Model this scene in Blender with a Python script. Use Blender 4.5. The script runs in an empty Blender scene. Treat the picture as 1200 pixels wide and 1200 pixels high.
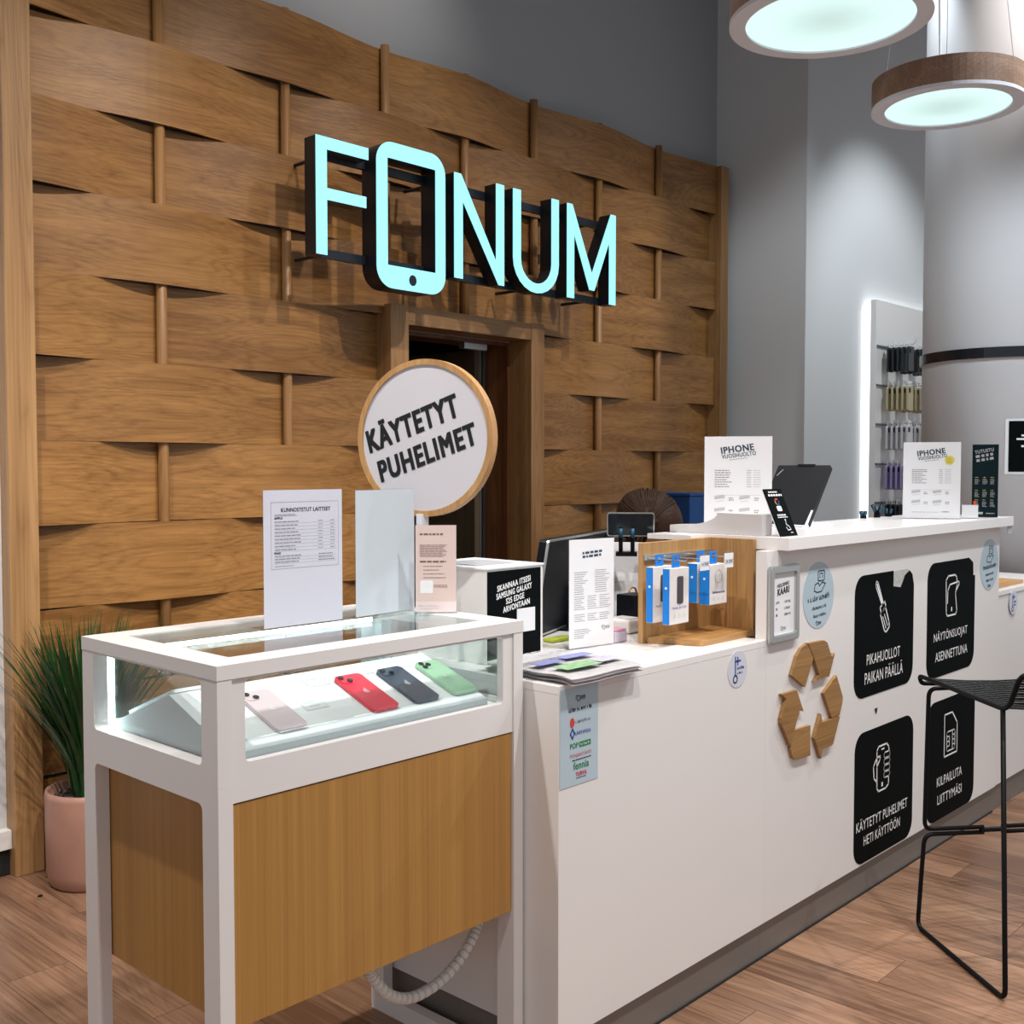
import bpy, bmesh, math, random
from mathutils import Vector, Matrix, noise
random.seed(7)
PI = math.pi
scn = bpy.context.scene
C = scn.collection

# ------------------------------------------------------------------ camera
cam_d = bpy.data.cameras.new('camera'); cam_d.sensor_width = 36.0
cam_d.lens = 1286.7 / 1200 * 36.0; cam_d.clip_start = 0.02; cam_d.clip_end = 100
cam = bpy.data.objects.new('camera', cam_d); C.objects.link(cam)
cam.location = (0, 0, 1.4)
cam.rotation_euler = (math.radians(90 - 2.3587), 0, math.radians(42.979 - 90))
scn.camera = cam
# ------------------------------------------------------------------ view / world
vs = scn.view_settings
vs.view_transform = 'Standard'; vs.look = 'None'; vs.gamma = 1; vs.use_curve_mapping = False
vs.exposure = 0.36
w = bpy.data.worlds.new('world'); scn.world = w; w.use_nodes = True
w.node_tree.nodes['Background'].inputs[0].default_value = (0.93, 0.96, 1.0, 1)
w.node_tree.nodes['Background'].inputs[1].default_value = 0.42

# ------------------------------------------------------------------ lamps of the room (ceiling track spots, added fill for pillar and right wall)
def spot(name, loc, target, watts, col=(1, .93, .86), angle=70, blend=.7, rad=.04):
    d = bpy.data.lights.new(name, 'SPOT'); d.energy = watts; d.color = col
    d.spot_size = math.radians(angle); d.spot_blend = blend; d.shadow_soft_size = rad
    o = bpy.data.objects.new(name, d); C.objects.link(o); o.location = loc
    o.rotation_euler = (Vector(target) - Vector(loc)).to_track_quat('-Z', 'Y').to_euler()
    return o
COOL = (.88, .96, 1.0); WARM = (1, .93, .87); NEU = (1, .965, .94)
for x, tx, wt in [(1.4, 1.7, 170), (2.5, 2.5, 160), (3.5, 3.5, 135), (4.5, 4.5, 95), (5.5, 5.4, 85)]:
    spot('track_or_fill_spot', (x, 1.15, 4.2), (tx, 3.8, 1.9), wt, WARM, angle=48, blend=1, rad=.05)
spot('track_or_fill_spot', (3.1, 3.0, 4.35), (3.1, 3.88, 3.6), 26, WARM, angle=80, blend=1)
for loc, tgt, wt, c in [((1.0, .3, 4.1), (1.5, 1.7, .6), 190, WARM), ((2.4, .1, 4.1), (2.5, 1.6, .5), 210, NEU),
                        ((4.3, .2, 4.1), (3.7, 1.5, .4), 190, COOL), ((0.4, 2.2, 4.1), (1.2, 2.7, 0), 270, WARM),
                        ((5.3, .9, 4.1), (3.4, .9, 0), 210, NEU)]:
    spot('track_or_fill_spot', loc, tgt, wt, c, angle=78)
spot('track_or_fill_spot', (3.4, 2.6, 4.1), (3.0, 2.1, .9), 80, NEU, angle=70)
spot('track_or_fill_spot', (6.6, 1.9, 4.2), (7.3, 3.2, 1.4), 125, COOL, angle=80)
spot('track_or_fill_spot', (4.0, -.6, 4.2), (5.7, 1.8, 1.5), 170, COOL, angle=38)  # added cool fill with no known fixture, brightens the lower pillar
spot('track_or_fill_spot', (3.9, 2.4, 4.2), (6.11, 3.55, 1.5), 45, COOL, angle=50)  # added cool fill, lifts the side face of the projecting wall
spot('track_or_fill_spot', (3.7, 1.75, 4.2), (5.5, 1.95, 1.4), 95, COOL, angle=44, blend=1)  # added cool fill for the pillar side no other lamp reaches
spot('track_or_fill_spot', (5.2, 2.2, 4.2), (6.1, 3.4, 1.3), 34, COOL, angle=70)

# ------------------------------------------------------------------ materials
MATS = {}
def mat(name, col, rough=.5, metal=0, emit=None, es=0, spec=.5, coat=0, bump=0, bscale=60, var=0, vscale=3):
    if name in MATS: return MATS[name]
    m = bpy.data.materials.new(name); m.use_nodes = True; nt = m.node_tree; b = nt.nodes['Principled BSDF']
    b.inputs['Base Color'].default_value = (*col, 1); b.inputs['Roughness'].default_value = rough
    b.inputs['Metallic'].default_value = metal; b.inputs['Specular IOR Level'].default_value = spec
    b.inputs['Coat Weight'].default_value = coat
    if emit: b.inputs['Emission Color'].default_value = (*emit, 1); b.inputs['Emission Strength'].default_value = es
    if bump or var:
        tc = nt.nodes.new('ShaderNodeTexCoord')
        n = nt.nodes.new('ShaderNodeTexNoise'); n.inputs['Scale'].default_value = bscale; n.inputs['Detail'].default_value = 5
        nt.links.new(tc.outputs['Object'], n.inputs['Vector'])
        if bump:
            bp = nt.nodes.new('ShaderNodeBump'); bp.inputs['Strength'].default_value = bump; bp.inputs['Distance'].default_value = .01
            nt.links.new(n.outputs['Fac'], bp.inputs['Height']); nt.links.new(bp.outputs['Normal'], b.inputs['Normal'])
        if var:
            n2 = nt.nodes.new('ShaderNodeTexNoise'); n2.inputs['Scale'].default_value = vscale; n2.inputs['Detail'].default_value = 4
            nt.links.new(tc.outputs['Object'], n2.inputs['Vector'])
            mx = nt.nodes.new('ShaderNodeMix'); mx.data_type = 'RGBA'
            mx.inputs[6].default_value = (*[c * (1 - var) for c in col], 1); mx.inputs[7].default_value = (*[min(1, c * (1 + var)) for c in col], 1)
            nt.links.new(n2.outputs['Fac'], mx.inputs[0]); nt.links.new(mx.outputs[2], b.inputs['Base Color'])
    MATS[name] = m
    return m
def wood(name, light, dark, axis=0, along=1.0, across=14, rough=.42, rnd=.25, knots=False, blotch=.35, fine=.65, lines=.2):
    """oak-like veneer: grain runs along the given object axis; every object gets its own offset and tone"""
    if name in MATS: return MATS[name]
    m = bpy.data.materials.new(name); m.use_nodes = True; nt = m.node_tree; N = nt.nodes; L = nt.links
    b = N['Principled BSDF']; b.inputs['Roughness'].default_value = rough
    tc = N.new('ShaderNodeTexCoord'); oi = N.new('ShaderNodeObjectInfo')
    mul = N.new('ShaderNodeMath'); mul.operation = 'MULTIPLY'; mul.inputs[1].default_value = 37.0
    L.new(oi.outputs['Random'], mul.inputs[0])
    add = N.new('ShaderNodeVectorMath'); add.operation = 'ADD'
    L.new(tc.outputs['Object'], add.inputs[0]); L.new(mul.outputs[0], add.inputs[1])
    def mp(sa, sc):
        q = N.new('ShaderNodeMapping'); s = [sc, sc, sc]; s[axis] = sa; q.inputs['Scale'].default_value = s
        L.new(add.outputs[0], q.inputs['Vector']); return q
    m1 = mp(along * .6, across * 1.5); n1 = N.new('ShaderNodeTexNoise'); n1.inputs['Scale'].default_value = 1; n1.inputs['Detail'].default_value = 5
    n1.inputs['Distortion'].default_value = .25; L.new(m1.outputs[0], n1.inputs['Vector'])
    m2 = mp(along * 2.2, across * 11); n2 = N.new('ShaderNodeTexNoise'); n2.inputs['Scale'].default_value = 1; n2.inputs['Detail'].default_value = 3
    L.new(m2.outputs[0], n2.inputs['Vector'])
    m3 = mp(along * .7, across * .25); n3 = N.new('ShaderNodeTexNoise'); n3.inputs['Scale'].default_value = 1; n3.inputs['Detail'].default_value = 2
    L.new(m3.outputs[0], n3.inputs['Vector'])
    def mth(op, a, bb):
        q = N.new('ShaderNodeMath'); q.operation = op
        for i, v in enumerate((a, bb)):
            if isinstance(v, (int, float)): q.inputs[i].default_value = v
            else: L.new(v, q.inputs[i])
        return q.outputs[0]
    s = mth('ADD', mth('MULTIPLY', n1.outputs['Fac'], 1 - blotch * .5), mth('MULTIPLY', n2.outputs['Fac'], fine))
    s = mth('ADD', s, mth('MULTIPLY', n3.outputs['Fac'], blotch))
    m4 = mp(along * .30, across * .42); n4 = N.new('ShaderNodeTexNoise'); n4.inputs['Scale'].default_value = 1; n4.inputs['Detail'].default_value = 1.5
    L.new(m4.outputs[0], n4.inputs['Vector'])
    ln = mth('POWER', mth('ABSOLUTE', mth('SINE', mth('MULTIPLY', n4.outputs['Fac'], 95.0), 0), 0), .6)
    s = mth('ADD', s, mth('MULTIPLY', mth('SUBTRACT', ln, .7), lines))
    s = mth('SUBTRACT', s, .42 + .5 * (fine - .5) + (blotch - .35) * .25)
    s = mth('ADD', s, mth('MULTIPLY', mth('SUBTRACT', oi.outputs['Random'], .5), rnd))
    r = N.new('ShaderNodeValToRGB'); r.color_ramp.elements[0].position = .2; r.color_ramp.elements[1].position = .8
    r.color_ramp.elements[0].color = (*dark, 1); r.color_ramp.elements[1].color = (*light, 1)
    L.new(s, r.inputs[0])
    out = r.outputs['Color']
    if knots:
        v = N.new('ShaderNodeTexVoronoi'); v.inputs['Scale'].default_value = 1; mk = mp(2.2, 6); L.new(mk.outputs[0], v.inputs['Vector'])
        rr = N.new('ShaderNodeValToRGB'); rr.color_ramp.elements[0].position = .06; rr.color_ramp.elements[1].position = .16
        L.new(v.outputs['Distance'], rr.inputs[0])
        mx = N.new('ShaderNodeMix'); mx.data_type = 'RGBA'; mx.inputs[6].default_value = (.05, .018, .006, 1)
        L.new(rr.outputs['Color'], mx.inputs[0]); L.new(out, mx.inputs[7]); out = mx.outputs[2]
    L.new(out, b.inputs['Base Color'])
    bp = N.new('ShaderNodeBump'); bp.inputs['Strength'].default_value = .12; bp.inputs['Distance'].default_value = .004
    L.new(n2.outputs['Fac'], bp.inputs['Height']); L.new(bp.outputs['Normal'], b.inputs['Normal'])
    MATS[name] = m
    return m
def glass(name, tint=(.93, .98, .97), refl=1.0):
    if name in MATS: return MATS[name]
    m = bpy.data.materials.new(name); m.use_nodes = True; nt = m.node_tree; N = nt.nodes; L = nt.links
    N.remove(N['Principled BSDF']); t = N.new('ShaderNodeBsdfTransparent'); t.inputs[0].default_value = (*tint, 1)
    g = N.new('ShaderNodeBsdfGlossy'); g.inputs['Roughness'].default_value = .02
    fr = N.new('ShaderNodeFresnel'); ge = N.new('ShaderNodeNewGeometry'); ior = N.new('ShaderNodeMix'); ior.data_type = 'FLOAT'
    ior.inputs[2].default_value = 1.45; ior.inputs[3].default_value = 1 / 1.45          # thin pane: same reflectance from both sides
    L.new(ge.outputs['Backfacing'], ior.inputs[0]); L.new(ior.outputs[0], fr.inputs[0])
    mu = N.new('ShaderNodeMath'); mu.operation = 'MULTIPLY'; mu.inputs[1].default_value = refl; L.new(fr.outputs[0], mu.inputs[0])
    mx = N.new('ShaderNodeMixShader'); L.new(mu.outputs[0], mx.inputs[0]); L.new(t.outputs[0], mx.inputs[1]); L.new(g.outputs[0], mx.inputs[2])
    L.new(mx.outputs[0], N['Material Output'].inputs['Surface'])
    MATS[name] = m
    return m
OAK_L, OAK_D = (.40, .20, .060), (.19, .082, .020)
M_plank = wood('oak_weave', OAK_L, OAK_D, 0, 1.1, 13, rnd=.22)
M_dowel = wood('oak_dowel', (.42, .23, .09), (.24, .115, .04), 2, 1.5, 30)
M_post = wood('oak_post', (.47, .27, .115), (.25, .125, .045), 2, 1.0, 16)
M_lint = wood('oak_lintel', (.42, .24, .10), (.22, .11, .04), 0, 1.0, 16)
M_pine = wood('pine_jamb', (.26, .10, .035), (.10, .035, .012), 2, .8, 10, knots=True)
M_cab = wood('oak_cabinet', (.47, .245, .066), (.33, .16, .038), 2, .6, 22, rnd=.03, blotch=.12, lines=.06)
M_cub = wood('oak_cubby', (.52, .30, .12), (.30, .16, .055), 2, 1.0, 16, rnd=.1)
M_cubh = wood('oak_cubby_board', (.56, .31, .11), (.36, .18, .06), 0, 1.0, 16, rnd=.1)
M_rec = wood('oak_symbol', (.40, .22, .075), (.24, .12, .04), 0, 1.4, 20, rnd=.15)
M_floor = wood('floor_laminate', (.42, .24, .145), (.13, .062, .034), 1, 1.5, 10, rough=.36, rnd=.14, blotch=.75, lines=.10)
M_ringw = wood('lamp_veneer', (.42, .27, .19), (.24, .14, .09), 0, 1.5, 12)
M_rim = wood('sign_rim_wood', (.62, .37, .15), (.40, .21, .08), 2, 2, 14)
M_white = mat('white_laminate', (.76, .735, .72), .35, var=.02, vscale=2)
M_whitetop = mat('white_worktop', (.80, .77, .76), .22)
M_case = mat('white_lacquer', (.74, .71, .70), .35)
M_paper = mat('paper', (.80, .80, .82), .6)
M_paperw = mat('paper_bright', (.78, .78, .80), .6)
M_black = mat('black_print', (.008, .010, .012), .45)
M_decal = mat('black_decal', (.0035, .0050, .0055), .6, spec=.03, var=.3, vscale=4)
M_dkgreen = mat('dark_green_print', (.005, .018, .022), .5, spec=.1)
M_grey = mat('grey_print', (.28, .28, .30), .6)
M_lgrey = mat('light_grey_print', (.5, .5, .52), .6)
M_navy = mat('navy_print', (.02, .045, .08), .5)
M_wprint = mat('white_print', (.82, .82, .82), .5)
M_red = mat('red_print', (.6, .05, .06), .5); M_blue = mat('blue_print', (.03, .08, .38), .5)
M_green = mat('green_print', (.01, .22, .08), .5); M_yel = mat('yellow_print', (.75, .62, .05), .5)
M_lblue = mat('light_blue_vinyl', (.44, .55, .62), .4)
M_wall = mat('grey_wall_paint', (.36, .375, .39), .8, bump=.05, bscale=300)
M_wallL = mat('white_wall_paint', (.62, .63, .64), .8, bump=.05, bscale=300)
M_ceil = mat('dark_ceiling', (.12, .12, .13), .9, bump=.05)
M_kick = mat('grey_kickplate', (.20, .18, .165), .45, metal=.3)
M_gap = mat('black_gap', (.01, .01, .01), .8)
M_wire = mat('black_wire', (.003, .0035, .005), .45, spec=.15)
M_blk = mat('black_plastic', (.005, .006, .009), .45, spec=.15)
M_scr = mat('dark_screen', (.010, .013, .018), .08)
M_silver = mat('silver_metal', (.55, .57, .58), .3, metal=.9)
M_acry = glass('clear_acrylic', (.97, .98, .985), .8)
M_glass = glass('showcase_glass', (.95, .985, .98), 1.0)
M_led = mat('led_strip', (1, 1, 1), .5, emit=(.72, .97, 1), es=15)
M_ledw = mat('led_strip_white', (1, 1, 1), .5, emit=(.95, .98, 1), es=2.6)
M_sign = mat('sign_face', (.1, .5, .55), .4, emit=(.37, .84, .96), es=.76, bump=0)
M_signb = mat('sign_black_metal', (.008, .012, .02), .35)
M_diff = mat('lamp_diffuser', (.7, .9, .9), .5, emit=(.66, .96, .93), es=.62)
def edge_lit(m):
    """edge-lit panel: the light guide glows a little stronger towards its rim"""
    nt = m.node_tree; N = nt.nodes; L = nt.links; tc = N.new('ShaderNodeTexCoord'); ln = N.new('ShaderNodeVectorMath'); ln.operation = 'LENGTH'
    L.new(tc.outputs['Object'], ln.inputs[0]); r = N.new('ShaderNodeMapRange'); r.interpolation_type = 'SMOOTHSTEP'
    r.inputs[1].default_value = .0; r.inputs[2].default_value = .19; r.inputs[3].default_value = .46; r.inputs[4].default_value = .66
    L.new(ln.outputs['Value'], r.inputs[0]); L.new(r.outputs[0], N['Principled BSDF'].inputs['Emission Strength'])
edge_lit(M_diff)
M_lampw = mat('lamp_white_rim', (.74, .75, .82), .5)
M_col = mat('pillar_paint', (.70, .70, .73), .6, bump=.03, bscale=200)
M_terra = mat('terracotta', (.40, .21, .155), .45, var=.28, vscale=7)
M_soil = mat('soil', (.035, .028, .024), .9, bump=1.0, bscale=60, var=.6, vscale=80)
M_leaf = mat('grass_leaf', (.014, .07, .014), .45, var=.55, vscale=9)
M_skin = mat('skin', (.55, .33, .25), .5); M_hair = mat('brown_hair', (.036, .018, .011), .55, spec=.15, bump=.3, bscale=90)
M_shirt = mat('dark_top', (.03, .03, .035), .8, bump=.2, bscale=200)
M_trou = mat('dark_trousers', (.02, .022, .03), .8)
M_bluepk = mat('blue_pack', (.0, .20, .68), .4); M_packw = mat('pack_white', (.74, .70, .68), .45)
M_claw = mat('blue_claw', (.005, .07, .13), .45)

# ------------------------------------------------------------------ mesh helpers
ORG = {}
def finish(name, bm, m, parent=None, smooth=False, world=True):
    me = bpy.data.meshes.new(name)
    bmesh.ops.recalc_face_normals(bm, faces=bm.faces)
    bm.to_mesh(me); bm.free()
    return link(name, me, m, parent, smooth, world)
def link(name, me, m, parent=None, smooth=False, world=True):
    if m is not None and not me.materials: me.materials.append(m)
    if smooth:
        for p in me.polygons: p.use_smooth = True
    o = bpy.data.objects.new(name, me); C.objects.link(o)
    if parent:
        o.parent = parent
        og = ORG.get(parent.name, Vector((0, 0, 0))); ORG[o.name] = og
        if world: me.transform(Matrix.Translation(-og))
    else: ORG[o.name] = Vector((0, 0, 0))
    return o
def recenter(o, loc):
    """move a one-mesh thing's origin to loc without moving its surface"""
    loc = Vector(loc); o.data.transform(Matrix.Translation(-loc)); o.location = loc; ORG[o.name] = loc
    return o
def thing(name, label, cat, loc=(0, 0, 0), group=None, kind=None):
    o = bpy.data.objects.new(name, None); C.objects.link(o); o.location = loc; ORG[o.name] = Vector(loc)
    o.empty_display_size = .1
    tag(o, label, cat, group, kind)
    return o
def tag(o, label, cat=None, group=None, kind=None):
    o['label'] = label
    if cat: o['category'] = cat
    if group: o['group'] = group
    if kind: o['kind'] = kind
    return o
def nb(): return bmesh.new()
def box(bm, x0, x1, y0, y1, z0, z1, bev=0):
    r = bmesh.ops.create_cube(bm, size=1)
    bmesh.ops.scale(bm, vec=(x1 - x0, y1 - y0, z1 - z0), verts=r['verts'])
    bmesh.ops.translate(bm, vec=((x0 + x1) / 2, (y0 + y1) / 2, (z0 + z1) / 2), verts=r['verts'])
    if bev:
        es = list({e for v in r['verts'] for e in v.link_edges})
        bmesh.ops.bevel(bm, geom=es, offset=bev, segments=2, affect='EDGES', profile=.5)
def bx(name, m, parent, x0, x1, y0, y1, z0, z1, bev=0):
    bm = nb(); box(bm, x0, x1, y0, y1, z0, z1, bev); return finish(name, bm, m, parent)
def tube(bm, pts, r, seg=8, closed=False, rfun=None):
    pts = [Vector(p) for p in pts]; n = len(pts); rings = []
    up = None
    for i, p in enumerate(pts):
        if closed: t = (pts[(i + 1) % n] - pts[i - 1])
        else: t = pts[min(i + 1, n - 1)] - pts[max(i - 1, 0)]
        t.normalize()
        if up is None:
            a = Vector((0, 0, 1)) if abs(t.z) < .9 else Vector((1, 0, 0)); up = (a - t * a.dot(t)).normalized()
        else:
            up = (up - t * up.dot(t)); up = up.normalized() if up.length > 1e-6 else t.orthogonal().normalized()
        s = t.cross(up); rr = r if rfun is None else rfun(i / max(1, n - 1)) * r
        rings.append([bm.verts.new(p + (up * math.cos(k * 2 * PI / seg) + s * math.sin(k * 2 * PI / seg)) * rr) for k in range(seg)])
    for i in range(n if closed else n - 1):
        A, B = rings[i], rings[(i + 1) % n]
        for k in range(seg): bm.faces.new((A[k], A[(k + 1) % seg], B[(k + 1) % seg], B[k]))
    if not closed: bm.faces.new(rings[0][::-1]); bm.faces.new(rings[-1])
def rounded(pts, r, n=5):
    """round the corners of a polyline path"""
    pts = [Vector(p) for p in pts]; out = [pts[0]]
    for a, b, c in zip(pts, pts[1:], pts[2:]):
        d1 = (a - b); d2 = (c - b); q = min(r, d1.length * .49, d2.length * .49)
        p1 = b + d1.normalized() * q; p2 = b + d2.normalized() * q
        for i in range(n + 1):
            t = i / n; out.append(p1 * (1 - t) ** 2 + b * 2 * t * (1 - t) + p2 * t * t)
    out.append(pts[-1]); return out
def lathe(bm, cx, cy, prof, seg=40, cap=True):
    rings = []
    for r, z in prof: rings.append([bm.verts.new((cx + r * math.cos(k * 2 * PI / seg), cy + r * math.sin(k * 2 * PI / seg), z)) for k in range(seg)])
    for A, B in zip(rings, rings[1:]):
        for k in range(seg): bm.faces.new((A[k], A[(k + 1) % seg], B[(k + 1) % seg], B[k]))
    if cap: bm.faces.new(rings[0][::-1]); bm.faces.new(rings[-1])
class Pl:
    """a drawing plane in the world: origin, right, up; normal towards the reader"""
    def __init__(s, O, u, v): s.O = Vector(O); s.u = Vector(u).normalized(); s.v = Vector(v).normalized(); s.n = s.u.cross(s.v)
    def p(s, a, b, d=0): return s.O + s.u * a + s.v * b + s.n * d
    def rot(s, a, b, deg):
        c, q = math.cos(math.radians(deg)), math.sin(math.radians(deg))
        return Pl(s.p(a, b), s.u * c + s.v * q, s.v * c - s.u * q)
def facing(x, y, z, deg, lean=0):
    """upright plane at a base point whose reader stands in compass direction deg; lean tips it back"""
    n = Vector((math.cos(math.radians(deg)), math.sin(math.radians(deg)), 0)); u = Vector((-n.y, n.x, 0))
    l = math.radians(lean); v = Vector((0, 0, 1)) * math.cos(l) - n * math.sin(l)
    return Pl((x, y, z), u, v)
def prism(bm, P, pts, d0, d1, holes=None):
    lo = [bm.verts.new(P.p(a, b, d0)) for a, b in pts]; hi = [bm.verts.new(P.p(a, b, d1)) for a, b in pts]
    n = len(pts)
    for i in range(n): bm.faces.new((lo[i], lo[(i + 1) % n], hi[(i + 1) % n], hi[i]))
    f1 = bm.faces.new(lo[::-1]); f2 = bm.faces.new(hi); f1.normal_update(); f2.normal_update()
    if n > 4: bmesh.ops.triangulate(bm, faces=[f1, f2])
def plate(bm, P, a0, a1, b0, b1, d0, d1): prism(bm, P, [(a0, b0), (a1, b0), (a1, b1), (a0, b1)], d0, d1)
def rrect(a0, a1, b0, b1, r, n=6):
    o = []
    for cx, cy, s in ((a1 - r, b0 + r, -90), (a1 - r, b1 - r, 0), (a0 + r, b1 - r, 90), (a0 + r, b0 + r, 180)):
        for i in range(n + 1):
            t = math.radians(s + 90 * i / n); o.append((cx + r * math.cos(t), cy + r * math.sin(t)))
    return o
def ring(bm, P, outer, inner, d0, d1):
    """frame between two outlines with the same number of points"""
    n = len(outer); V = [[bm.verts.new(P.p(a, b, d)) for a, b in L] for L, d in ((outer, d0), (outer, d1), (inner, d1), (inner, d0))]
    for i in range(n):
        j = (i + 1) % n
        for k in range(4):
            A, B = V[k], V[(k + 1) % 4]; bm.faces.new((A[i], A[j], B[j], B[i]))
def ell(a, b, ra, rb, n=40): return [(a + ra * math.cos(i * 2 * PI / n), b + rb * math.sin(i * 2 * PI / n)) for i in range(n)]
def stroke(bm, P, pts, w, d=.0009, closed=False):
    if closed: pts = list(pts) + [pts[0]]
    for (a, b), (c, e) in zip(pts, pts[1:]):
        L = math.hypot(c - a, e - b)
        if L < 1e-6: continue
        ux, uy = (c - a) / L, (e - b) / L; px, py = -uy * w / 2, ux * w / 2; k = w * .35
        q = [(a - ux * k + px, b - uy * k + py), (a - ux * k - px, b - uy * k - py), (c + ux * k - px, e + uy * k - py), (c + ux * k + px, e + uy * k + py)]
        bm.faces.new([bm.verts.new(P.p(x, y, d)) for x, y in q])
def text(s, P, a0, a1, b0, b1, m, parent, d=.0008, bold=.0, shear=0, name='lettering', thick=0):
    cu = bpy.data.curves.new('t', 'FONT'); cu.body = s; cu.size = 1; cu.space_character = 1.04 + bold * 2.2; cu.shear = shear; cu.resolution_u = 3
    o = bpy.data.objects.new('t', cu); C.objects.link(o); bpy.context.view_layer.update()
    me = bpy.data.meshes.new_from_object(o.evaluated_get(bpy.context.evaluated_depsgraph_get()))
    bpy.data.objects.remove(o); bpy.data.curves.remove(cu)
    xs = [v.co.x for v in me.vertices]; ys = [v.co.y for v in me.vertices]
    if not xs: return None
    x0, x1, y0, y1 = min(xs), max(xs), min(ys), max(ys)
    for v in me.vertices:
        v.co = P.p(a0 + (v.co.x - x0) / (x1 - x0) * (a1 - a0), b0 + (v.co.y - y0) / (y1 - y0) * (b1 - b0), d)
    me.materials.clear(); me.name = name
    if bold:
        k = (a1 - a0) / (x1 - x0); kv = (b1 - b0) / (y1 - y0); bm = nb(); nx = max(1, math.ceil(bold / .035))
        for i in range(-nx, nx + 1):
            for j in (-1, 0, 1):
                q = me.copy(); q.transform(Matrix.Translation(P.u * (bold * i / nx * k) + P.v * (bold * .6 * j * kv) + P.n * (.00002 * (i * 3 + j))));  bm.from_mesh(q); bpy.data.meshes.remove(q)
        bm.to_mesh(me); bm.free()
    return link(name, me, m, parent)
def rows(bm, P, a0, a1, b, h, n, gap, ragged=.3, d=.0007, words=True):
    """illegible small print: n lines going down from b, each a run of word-sized dashes"""
    for i in range(n):
        y = b - i * gap; x = a0; e = a1 - (a1 - a0) * random.random() * ragged
        while x < e:
            L = min((a1 - a0) * random.uniform(.08, .22), e - x) if words else e - x
            plate_q(bm, P, x, x + L, y - h, y, d); x += L + h * .6
def plate_q(bm, P, a0, a1, b0, b1, d): bm.faces.new([bm.verts.new(P.p(*q, d)) for q in ((a0, b0), (a1, b0), (a1, b1), (a0, b1))])

# ================================================================== SETTING
# floor: base slab and laminate planks laid along y
fl = bx('floor', M_floor, None, -6, 11, -6, 8, -.06, -.004)
tag(fl, 'brown wood laminate floor with planks running towards the wall', None, None, 'structure')
PW, PLN = .18, 1.25
pm = None
for i in range(36):
    off = (i * .47) % PLN
    for j in range(6):
        x = .3 + i * PW; y = -.9 + j * PLN - off
        if x > 6.4 or y > 4.0 or y + PLN < -.6: continue
        if x < .75 and y < .3: continue
        if pm is None:
            bm = nb(); box(bm, .0008, PW - .0008, .0008, PLN - .0008, -.004, 0)
            pm = bpy.data.meshes.new('plank'); bm.to_mesh(pm); bm.free(); pm.materials.append(M_floor)
        o = bpy.data.objects.new('plank', pm); C.objects.link(o); o.parent = fl; o.location = (x, y, 0)
# walls
Yw = 3.82                      # centre plane of the woven boards
wb = nb()
box(wb, 1.2, 3.33, 3.90, 4.1, 0, 4.6); box(wb, 4.17, 6.11, 3.90, 4.1, 0, 4.6); box(wb, 3.33, 4.17, 3.90, 4.1, 2.04, 4.6)
wall_back = finish('wall_back', wb, M_wall)
tag(wall_back, 'grey painted wall clad with woven bands of oak boards', None, None, 'structure')
wr = nb(); box(wr, 6.11, 12, 3.264, 4.1, 0, 4.6)
wall_right = finish('wall_right', wr, M_wallL); tag(wall_right, 'pale grey projecting wall right of the oak weave', None, None, 'structure')
wl = nb(); box(wl, -5, 1.5445, 3.815, 4.1, 0, 4.6); wall_left = finish('wall_left', wl, M_wallL)
tag(wall_left, 'white wall left of the oak post', None, None, 'structure')
bb = bx('baseboard_left', M_white, None, -5, 1.5445, 3.775, 3.8145, .095, .16, .002)
tag(bb, 'white raised baseboard at the foot of the left wall', None, None, 'structure')
tag(bx('trim_3', M_gap, None, -5, 1.5445, 3.795, 3.8145, 0, .095), 'dark recessed plinth under the white baseboard', None, None, 'structure')
ce = bx('ceiling', M_ceil, None, -3, 12, -1.5, 4.1, 4.6, 4.7); tag(ce, 'dark ceiling high above the shop', None, None, 'structure')
tr = bx('trim_1', M_post, None, 1.545, 1.645, 3.75, 3.90, 0, 3.9, .003); tag(tr, 'square oak post at the left end of the woven wall', None, None, 'structure')
tr = bx('trim_2', M_post, None, 5.935, 6.02, 3.75, 3.90, 0, 3.27, .003); tag(tr, 'slim oak end trim at the right end of the woven wall', None, None, 'structure')
# oak weave
POLES = [2.155, 2.725, 3.265, 3.765, 4.264, 4.80, 5.365]
RH = .2966; TOP = 3.27; AMP = .0262; TH = .010
def weave(x0, x1, xa, xb, z0, z1, half=None):
    """one board between x0..x1; its rhythm runs from tuck xa to tuck xb with the bulge between"""
    n = 22; bm = nb(); cols = []
    for i in range(n + 1):
        x = x0 + (x1 - x0) * i / n
        if half == 'L': ph = (x - (2 * xa - xb)) / (2 * (xb - xa))
        elif half == 'R': ph = (x - xa) / (2 * (xb - xa))
        else: ph = (x - xa) / (xb - xa)
        y = Yw + AMP * math.cos(2 * PI * ph)
        cols.append([bm.verts.new((x, y + dy, z)) for dy, z in ((-TH / 2, z0), (-TH / 2, z1), (TH / 2, z1), (TH / 2, z0))])
    for A, B in zip(cols, cols[1:]):
        for k in range(4): bm.faces.new((A[k], A[(k + 1) % 4], B[(k + 1) % 4], B[k]))
    bm.faces.new(cols[0][::-1]); bm.faces.new(cols[-1])
    return finish('plank', bm, M_plank, wall_back)
DX0, DX1, DZ = 3.228, 4.264, 2.128
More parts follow.
